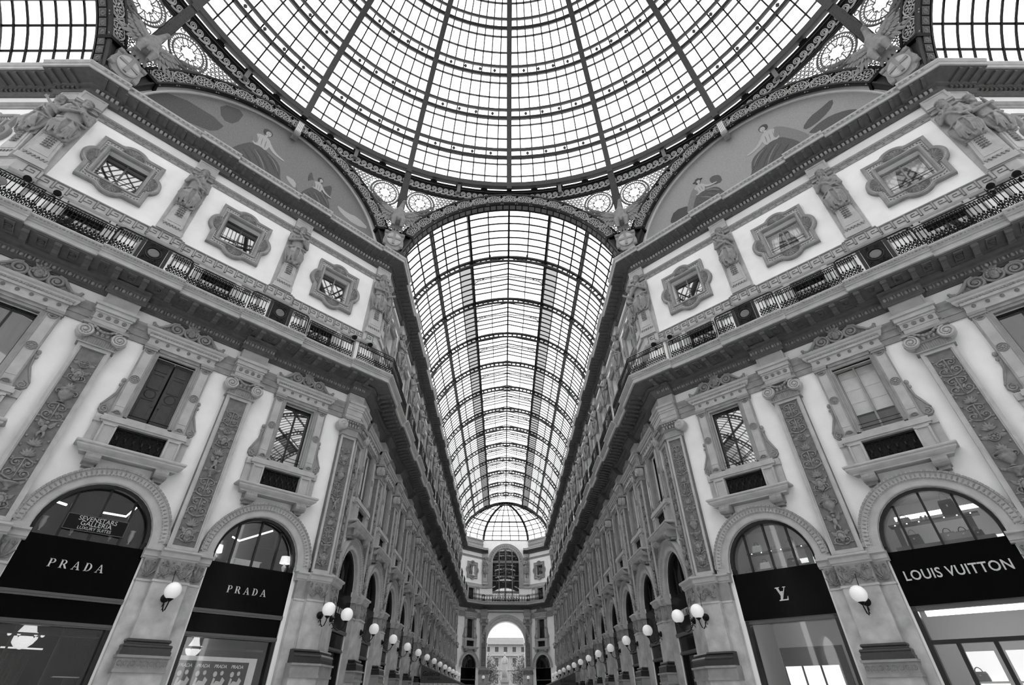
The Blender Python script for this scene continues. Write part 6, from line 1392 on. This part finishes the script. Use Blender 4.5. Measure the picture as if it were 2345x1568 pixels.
        if sd > 0 and i == 0:
            lv = link(bpy.data.objects.new('shop_sign', None), None, M); tag(lv, 'pale interlaced two-letter monogram on the black board nearest the arcade', 'sign', 'shop signs'); a = MB(); P = lambda pts: a.prism(pts, 0, .02)
            P([(-.16, 4.66), (-.13, 4.69), (.0, 4.69), (.0, 4.67), (-.04, 4.66), (.035, 4.42), (.14, 4.66), (.1, 4.67), (.1, 4.69), (.2, 4.69), (.2, 4.67), (.165, 4.66), (.03, 4.35), (.005, 4.35), (-.115, 4.66)][::-1]); b = MB(); P = lambda pts: b.prism(pts, .012, .03)
            P([(-.1, 4.28), (.19, 4.28), (.21, 4.4), (.19, 4.4), (.16, 4.315), (.02, 4.315), (.07, 4.53), (.12, 4.54), (.12, 4.56), (-.04, 4.56), (-.04, 4.54), (.0, 4.53), (-.05, 4.315), (-.1, 4.3)])
            obj('letter', a, 'letter_metal', lv); obj('letter', b, 'letter_metal', lv)
            shl = link(bpy.data.objects.new('display_shelf', None), None, M); tag(shl, 'lit display shelf in the smaller right fanlight', 'shelf', 'display shelves'); obj('board', MB().bx(-1.0, 1.15, -1.05, -.65, 5.96, 6.01), 'bronze_bar', shl); obj('plinth', MB().bx(-1.1, 1.1, -.75, -.36, 5.25, 5.38), 'room_grey', shl); obj('upright', MB().bx(.95, 1.1, -1.0, -.9, 5.38, 5.96), 'bronze_bar', shl)
            for k in range(6): obj('spot', MB().ball((-.8+.35*k, .64, 5.975), .018, 6, 4), 'light_strip', shl)
            for x, z_, w_, h_, m, l in ((-.62, 6.01, .34, .27, 'leather_pale', 'pale handbag on the upper shelf of the smaller right fanlight, left'), (.6, 6.01, .36, .26, 'leather_mid', 'grey handbag on the upper shelf of the smaller right fanlight, right'), (-.42, 5.38, .38, .25, 'leather_pale', 'pale handbag on the lower ledge of the smaller right fanlight'), (.56, 5.38, .42, .24, 'leather_dark', 'dark handbag on the lower ledge of the smaller right fanlight')): bag(M, x, -.6 if z_ < 5.9 else -.85, z_, w_, h_, m, l)
            shoes(M, -.09, -.85, 6.01, 'pair of heeled shoes on the shelf of the smaller right fanlight')
            strip(M, 'wall_light', [(.2, 2.6, 5.85), (1.5, 2.6, 5.85)], .12, 'glowing wall panel behind the smaller right fanlight', 'light_soft')
            bk = link(bpy.data.objects.new('display_screen', None), None, M @ T(0, 1.0, 0)); tag(bk, 'black display box with three white curved panels in the smaller right shop', 'display'); obj('box', MB().bx(-.92, 1.0, -.1, .0, .2, 3.03), 'black_gloss', bk)
            for k in range(3): x = -.84+.56*k; obj('panel', MB().loft([[(x, -.02-.1*sin(u*pi/2), 1.2+1.3*u), (x+.5, -.02-.1*sin(u*pi/2), 1.2+1.3*u)] for u in [j/6 for j in range(7)]], False, False), 'light_soft', bk)
            strip(M, 'ceiling_light', [(-1.0, 1.2, 3.85), (1.2, 1.2, 3.85)], .05, 'ceiling light line in the shop window nearest the arcade on the right')
        if sd > 0 and i == 1:
            rt = link(bpy.data.objects.new('shop_sign', None), None, M); tag(rt, 'long pale sans-serif shop lettering on the black board, middle right bay', 'sign', 'shop signs'); me = text_mesh('LOUIS VUITTON', .36, 'letter_metal', .012, space=1.05, bold=.004); wd = max(v.co.x for v in me.vertices)-min(v.co.x for v in me.vertices); hd = max(v.co.z for v in me.vertices)-min(v.co.z for v in me.vertices)
            link(bpy.data.objects.new('lettering', me), rt, T(-.03, -.012, 4.555) @ Matrix.Diagonal((2.45/wd, 1, .265/hd, 1)))
            shl = link(bpy.data.objects.new('display_shelf', None), None, M); tag(shl, 'lit display shelf in the larger right fanlight', 'shelf', 'display shelves'); obj('board', MB().bx(-1.18, 1.1, -1.05, -.65, 6.09, 6.14), 'bronze_bar', shl); obj('plinth', MB().bx(-1.2, 1.2, -.75, -.36, 5.27, 5.42), 'room_grey', shl); obj('upright', MB().bx(.75, .9, -1.0, -.9, 5.42, 6.09), 'bronze_bar', shl); obj('upright', MB().bx(-1.1, -.95, -1.0, -.9, 5.42, 6.09), 'bronze_bar', shl)
            for k in range(7): obj('spot', MB().ball((-1.0+.32*k, .64, 6.105), .018, 6, 4), 'light_strip', shl)
            for x, z_, w_, h_, m, l in ((-.73, 6.14, .36, .2, 'leather_mid', 'low grey bag on the upper shelf of the larger right fanlight'), (.49, 6.14, .42, .5, 'leather_dark', 'tall dark bag on the upper shelf of the larger right fanlight'), (-.67, 5.42, .4, .34, 'leather_dark', 'dark round bag on the lower ledge of the larger right fanlight, leftmost'), (.17, 5.42, .42, .26, 'leather_mid', 'grey bag on the lower ledge of the larger right fanlight, left of centre'), (.53, 5.42, .38, .24, 'leather_mid', 'grey bag on the lower ledge of the larger right fanlight, right of centre'), (.85, 5.42, .26, .2, 'leather_dark', 'small dark bag on the lower ledge of the larger right fanlight, rightmost')): bag(M, x, -.6 if z_ < 5.9 else -.85, z_, w_, h_, m, l)
            shoes(M, -.22, -.85, 6.14, 'pair of heeled shoes on the shelf of the larger right fanlight')
            strip(M, 'ceiling_light', [(-1.1, 2.1, 6.62), (1.5, 2.1, 6.62)], .07, 'broad ceiling light line behind the larger right fanlight'); strip(M, 'wall_light', [(-.6, 2.9, 5.75), (1.5, 2.9, 5.75)], .12, 'glowing wall panel behind the larger right fanlight', 'light_soft')
            for k in range(4): tag(obj('downlight', MB().lathe([(.04, 0), (.04, -.03), (.01, -.03)], 10), 'light_strip', None, M @ T(-.7+.4*k, 1.2+.2*(k % 2), 7.3)), '%s round ceiling downlight from the left behind the larger right fanlight' % ORD[k], 'light', 'downlights')
            link(bpy.data.objects.new('transom', MB().bx(-1.34, 1.34, -.26, -.1, 2.86, 2.96).mesh('transom', 'bronze_frame')), lo)
            for x in (-.77, .02, .8): link(bpy.data.objects.new('frame_bar', MB().bx(x-.05, x+.05, -.26, -.1, 0, 2.86).mesh('frame_bar', 'bronze_frame')), lo)
            strip(M, 'ceiling_light', [(-1.3, 1.1, 3.72), (1.6, 1.1, 3.72)], .1, 'broad ceiling light in the larger right shop window')
            for k, x in enumerate((-.52, .42, 1.25)):
                dp = link(bpy.data.objects.new('backlit_display', None), None, M @ T(x, .8, 0)); tag(dp, '%s white backlit display panel in the larger right shop window' % ORD[k], 'panel', 'backlit panels'); obj('panel', MB().bx(-.35, .35, -.03, 0, 1.0, 2.7), 'light_soft', dp); obj('shelf', MB().bx(-.38, .38, -.02, .3, 1.98, 2.02), 'white_paint', dp)
            bag(M, -.68, -.65, 2.02, .36, .22, 'leather_mid', 'grey handbag on the first backlit panel in the larger right shop window')
# arcade shops
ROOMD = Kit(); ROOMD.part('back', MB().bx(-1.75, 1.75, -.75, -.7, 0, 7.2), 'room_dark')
for sd in (-1, 1):
    for k in range(NB):
        M = M_arm(sd, Y0+BAY*(k+.5)); pos_ = '%s from the octagon on the %s arcade' % (ORD[k], SN[sd])
        FKD.put(M, 'fanlight', 'dark half-round shop window, ' + pos_, 'window', 'arcade fanlights', k >= 3); LKD.put(M, 'shopfront', 'dark shopfront, ' + pos_, 'shopfront', 'arcade shopfronts', k >= 3)
# small hanging sign boards seen edge on in the first arcade bays
M = M_arm(-1, Y0+BAY*.5); rt = link(bpy.data.objects.new('shop_sign', None), None, M); tag(rt, 'pale serif lettering on the first left arcade shop board', 'sign', 'shop signs'); word(rt, 'PRADA', .215, 0, 4.42, .0, .42)
M = M_arm(1, Y0+BAY*.5); rt = link(bpy.data.objects.new('shop_sign', None), None, M); tag(rt, 'pale sans-serif lettering on the first right arcade shop board', 'sign', 'shop signs'); link(bpy.data.objects.new('lettering', me), rt, T(0, -.012, 4.5) @ Matrix.Diagonal((2.45/wd, 1, .265/hd, 1)))
# ================================================================== FAR END
L = (W-APX)*sqrt(2)
for sd in (-1, 1):
    M = T(sd*(W+APX)/2, (YEND+APY)/2, 0) @ RZ(-sd*pi/4); S = SN[sd]; wh = 'in the %s canted bay at the far end' % S
    WINK['dark'].put(M, 'tall_window', 'tall dark window ' + wh, 'window', 'end bay windows', True); QUAT['curtain' if sd < 0 else 'dark'].put(M, 'lobed_window', 'lobed upper window ' + wh, 'window', 'end bay lobed windows', True); MEZZ.put(M, 'mezzanine_window', 'low balcony window ' + wh, 'window', 'end bay mezzanine windows', True); ARCH.put(M, 'shop_arch', 'round shop arch ' + wh, 'arch', 'end bay arches', True)
    FKD.put(M, 'fanlight', 'half-round shop window ' + wh, 'window', 'end bay fanlights', True); LKD.put(M, 'shopfront', 'dark shopfront ' + wh, 'shopfront', 'end bay shopfronts', True)
    M2 = T(sd*(APX-.45), APY, 0); PILK[0 if sd < 0 else 2].put(M2, 'pilaster', 'carved pilaster beside the far end arch on the %s' % S, 'pilaster', 'end pilasters', True); PIER.put(M2, 'pier', 'marble pier beside the far end arch on the %s' % S, 'pier', 'end piers', True); HERM[1 if sd < 0 else 0].put(M2, 'herm_statue', 'herm figure beside the far end window on the %s' % S, 'statue', 'end herm statues', True)
    LAMP.put(M2 @ T(-sd*.1, 0, 0), 'wall_lamp', 'white globe lamp beside the far end arch on the %s' % S, 'lamp', 'globe lamps', True)
    RAILL.put(T(sd*(W+APX)/2, (YEND+APY)/2, 0) @ RZ(-sd*pi/4) @ T(0, -1.36, 14.02) @ Matrix.Diagonal((1.6, 1, 1, 1)), 'balcony_railing', 'black railing ' + wh, 'railing', 'end railings', True)
ae = Kit(); A = [pi*i/40 for i in range(41)]; ae.part('archivolt', MB().loft([[(r*cos(a), -d, 8.5+r*sin(a)) for r, d in ((2.96, -.6), (2.96, .12), (3.1, .16), (3.4, .16), (3.5, .24), (3.85, .24), (3.85, 0))] for a in A], False, False), 'stone_pale')
for e in (-1, 1): x0, x1 = sorted((e*2.96, e*3.3)); ae.part('jamb', MB().bx(x0, x1, -2.3, .12, 0, 8.3), 'marble'); ae.part('impost', MB().bx(x0-.08, x1+.08, -2.3, .2, 8.2, 8.5), 'stone_pale')
sf = MB(); sf.bx(-3.85, 3.85, 0, .08, 12.62, 12.78); sf.bx(-3.85, -3.72, 0, .08, 9.2, 12.62); sf.bx(3.72, 3.85, 0, .08, 9.2, 12.62); ae.part('spandrel_frame', sf, 'stone'); ae.put(T(0, APY, 0), 'street_arch', 'tall open arch leading out to the street at the far end', 'arch')
ew = Kit(); ew.part('surround', MB().loft([[(r*cos(a), -d, 20.1+r*sin(a)) for r, d in ((2.2, -.3), (2.2, .1), (2.35, .16), (2.9, .14), (3.0, .2), (3.05, 0))] for a in A], False, False), 'stone')
for e in (-1, 1): x0, x1 = sorted((e*2.2, e*3.02)); ew.part('jamb', MB().bx(x0, x1, 0, .14, 16.2, 20.1), 'stone')
for k in range(22): a = pi*(k+.5)/22; ew.part('rosette', rosette(.13, 6, .05), 'stone_relief', None, T(2.62*cos(a), -.14, 20.1+2.62*sin(a)))
ew.part('glass', MB().prism([(2.2*cos(a), 20.1+2.2*sin(a)) for a in A] + [(-2.2, 14.05), (2.2, 14.05)], .01, .03), 'window_glass'); f = MB()
for x in (-1.1, 0, 1.1): f.bx(x-.07, x+.07, .03, .1, 14.05, 20.1+sqrt(2.2**2-x*x)-.02)
for z_, h in ((15.4, .3), (17.2, .1), (20.0, .35), (18.0, .06)): f.bx(-2.2, 2.2, .03, .1, z_, z_+h)
ew.part('frame', f, 'stone_ground'); ew.put(T(0, APY, 0), 'arched_window', 'large round-headed window above the far end arch', 'window')
RAILL.put(T(0, APY-1.36, 14.02) @ Matrix.Diagonal((APX/1.1*.98, 1, 1, 1)), 'balcony_railing', 'black railing across the far end window', 'railing', 'end railings', True)
# street beyond: building, trees, monument
b = link(bpy.data.objects.new('street_building', None), None, T(0, 150, 0) @ Matrix.Diagonal((.78, 1, .78, 1))); tag(b, 'pale four-storey building across the square beyond the arch', 'building')
wb_ = MB(); wallgrid(wb_, -26, 26, 0, 19, [(-24.4+3*i, -23.2+3*i, z0, z1) for i in range(17) for z0, z1 in ((1, 4.2), (6, 8.6), (10.6, 13.0), (14.8, 16.2))], .4); obj('wall', wb_, 'facade', b); cm = MB()
for z0, z1, d in ((5.0, 5.4, .5), (9.6, 9.9, .4), (13.6, 14.1, .7), (16.9, 17.5, 1.1)): cm.bx(-26, 26, 0, d, z0, z1)
obj('cornice', cm, 'facade', b); obj('roof', MB().frus((-26, 26), (17.5, 19), -6, (-26, 26), (17.5, 19), -.5), 'room_grey', b)
for i in range(17):
    for z0, z1 in ((1, 4.2), (6, 8.6), (10.6, 13.0), (14.8, 16.2)):
        if abs(-23.8+3*i) < 12: obj('window', MB().bx(-24.4+3*i, -23.2+3*i, -.42, -.38, z0, z1), 'shutter', b)
for i in range(17): obj('pilaster', MB().bx(-25.3+3*i-.2, -25.3+3*i+.2, 0, .25, 5.4, 13.6), 'facade', b)
at_ = link(bpy.data.objects.new('roof_antenna', None), b, T(1.5, 3, 19)); 
for x, h in ((-4, 3.5), (-1.6, 3), (-.2, 5.6), (-3.2, 2.2)): obj('mast', MB().tube([(x, 0, 0), (x, 0, h)], .06, 4).tube([(x-.4, 0, h*.6), (x+.4, 0, h*.6)], .03, 4), 'room_grey', at_)
def tree(x, y, h, r, seed, lab):
    rr = random.Random(seed); root = link(bpy.data.objects.new('street_tree', None), None, T(x, y, 0)); tag(root, lab, 'tree', 'street trees'); obj('trunk', MB().tube([(0, 0, 0), (.1, 0, h*.4), (0, .1, h*.7)], [.22, .16, .08], 6), 'bark', root); c = MB()
    for i in range(5200):
        u, v, w_ = rr.gauss(0, .45), rr.gauss(0, .45), rr.gauss(0, .42)
        if u*u+v*v+w_*w_ > 1: continue
        p = Vector((u*r, v*r, h*.62+w_*h*.36)); s = rr.uniform(.09, .2); a, e = rr.uniform(0, 6.3), rr.uniform(-1, 1); d1 = Vector((cos(a), sin(a), e))*s; d2 = Vector((-sin(a), cos(a), rr.uniform(-.5, .5)))*s*.6; c.add([p-d1, p+d2, p+d1, p-d2], [(0, 1, 2, 3)])
    tag(obj('foliage', c, 'leaf', root), kind='stuff')
tree(-3.6, 112, 9.0, 2.7, 1, 'leafy street tree left of the monument beyond the arch'); tree(3.7, 112, 8.9, 2.9, 2, 'leafy street tree right of the monument beyond the arch'); tree(-6.2, 116, 8.6, 2.2, 5, 'leafy street tree at the left edge of the arch opening')
mo = link(bpy.data.objects.new('monument', None), None, T(-.1, 118, 0) @ Matrix.Diagonal((.72, .72, 1, 1))); tag(mo, 'white robed statue on a stepped pedestal beyond the arch', 'monument'); obj('pedestal', MB().bx(-1.6, 1.6, -1.6, 1.6, 0, 1.6).bx(-1.1, 1.1, -1.1, 1.1, 1.6, 4.2).bx(-1.3, 1.3, -1.3, 1.3, 4.2, 4.6).bx(-.8, .8, -.8, .8, 4.6, 5.0), 'facade', mo)
st_ = MB(); st_.loft([[(rx*cos(a)*(1+.05*cos(7*a)), ry*sin(a), z) for a in [2*pi*k/24 for k in range(24)]] for z, rx, ry in ((5.0, .8, .6), (6.4, .68, .5), (7.6, .62, .45), (8.3, .66, .42), (8.6, .3, .3), (8.75, .2, .2))]); st_.ball((0, -.05, 9.05), (.27, .3, .36), 12, 8); st_.ball((0, .05, 9.2), (.33, .35, .26), 12, 6); st_.tube([(-.6, -.1, 8.3), (-.72, -.3, 7.6), (-.1, -.55, 7.4)], [.2, .18, .1], 6); st_.tube([(.6, -.1, 8.3), (.72, -.3, 7.6), (.15, -.55, 7.5)], [.2, .18, .1], 6); obj('figure', st_, 'facade', mo, smooth=True)
gd = MB(); gd.add([(-60, 92, -.02), (60, 92, -.02), (60, 200, -.02), (-60, 200, -.02)], [(0, 1, 2, 3)]); tag(obj('ground_street', gd, 'facade'), kind='structure')
# ================================================================== AWNINGS, SPOTLIGHTS
def awning(sd, y0, y1, words, lab):
    M = F_arm(sd); root = link(bpy.data.objects.new('awning', None), None, M); tag(root, lab, 'awning', 'cafe awnings'); xa0, xa1 = sorted((xa(sd, y0), xa(sd, y1))); D0, D1, Z0, Z1 = .75, 3.4, 3.62, 2.62
    sec = [(D0, Z0), (D1, Z1), (D1, Z1-.12), (D0, Z1-.12)]
    obj('canopy', MB().loft([[(x, -d, z) for d, z in sec] for x in (xa0, xa1)]), 'awning', root)
    vl = MB(); n = int((y1-y0)/.35); 
    for i in range(n): x = xa0+(xa1-xa0)*(i+.5)/n; vl.prism([(x-.17, Z1-.14), (x-.17, Z1-.32), (x-.09, Z1-.42), (x+.09, Z1-.42), (x+.17, Z1-.32), (x+.17, Z1-.14)][::-1], D1+.0, D1+.02)
    obj('valance', vl, 'stone_pale', root); xe = xa(sd, y0); vn = MB(); yy = -1 if sd < 0 else 1
    for i in range(8): d = D0+(D1-D0)*(i+.5)/8; vn.add([(xe+yy*.01, -d-.16, Z1-.14), (xe+yy*.01, -d+.16, Z1-.14), (xe+yy*.01, -d+.14, Z1-.34), (xe+yy*.01, -d, Z1-.44), (xe+yy*.01, -d-.14, Z1-.34)], [(0, 1, 2, 3, 4)])
    obj('end_valance', vn, 'stone_pale', root)
    for t, h, z, dd in words:
        tm = text_mesh(t, h, 'iron_black', .004, shear=.25 if h > .3 else 0); link(bpy.data.objects.new('lettering', tm), root, T(xe+yy*.02, -dd, z) @ RZ(-pi/2 if sd < 0 else pi/2))
awning(-1, 41.0, 52, (('Galleria', .42, 3.05, 1.5), ('RESTAURANT', .15, 2.72, 1.75)), 'grey cafe awning with dark script lettering on the left arcade'); awning(1, 53.0, 64, (('il Salotto', .38, 2.95, 1.55), ('RESTAURANT', .13, 2.68, 1.75)), 'grey cafe awning with dark script lettering on the right arcade')
sp = Kit(); c = MB(); c.lathe([(.1, -.14), (.12, .0), (.14, .18), (.13, .2), (.02, .2)], 14, (0, 0, .2), 'd'); sp.part('housing', c, 'iron_black', None, RX(.6)); sp.part('yoke', MB().tube([(-.15, 0, .25), (-.15, 0, -.05), (.15, 0, -.05), (.15, 0, .25)], .015, 4), 'iron_black'); sp.part('clamp', MB().bx(-.03, .03, -.05, .05, -.2, -.03), 'iron_black')
for sd, s, lab in ((-1, 13.75, 'outermost'), (-1, 12.95, 'second outermost'), (-1, 1.6, 'innermost but one'), (-1, .75, 'innermost'), (1, 14.0, 'outermost'), (1, 13.35, 'second outermost'), (1, 1.7, 'innermost but one'), (1, .85, 'innermost')): sp.put(M_diag(sd, s) @ T(0, -1.3, 15.06) @ Matrix.Scale(.8, 4), 'spotlight', 'black spotlight clamped to the %s balcony railing, %s' % (SN[sd], lab), 'spotlight', 'balcony spotlights')
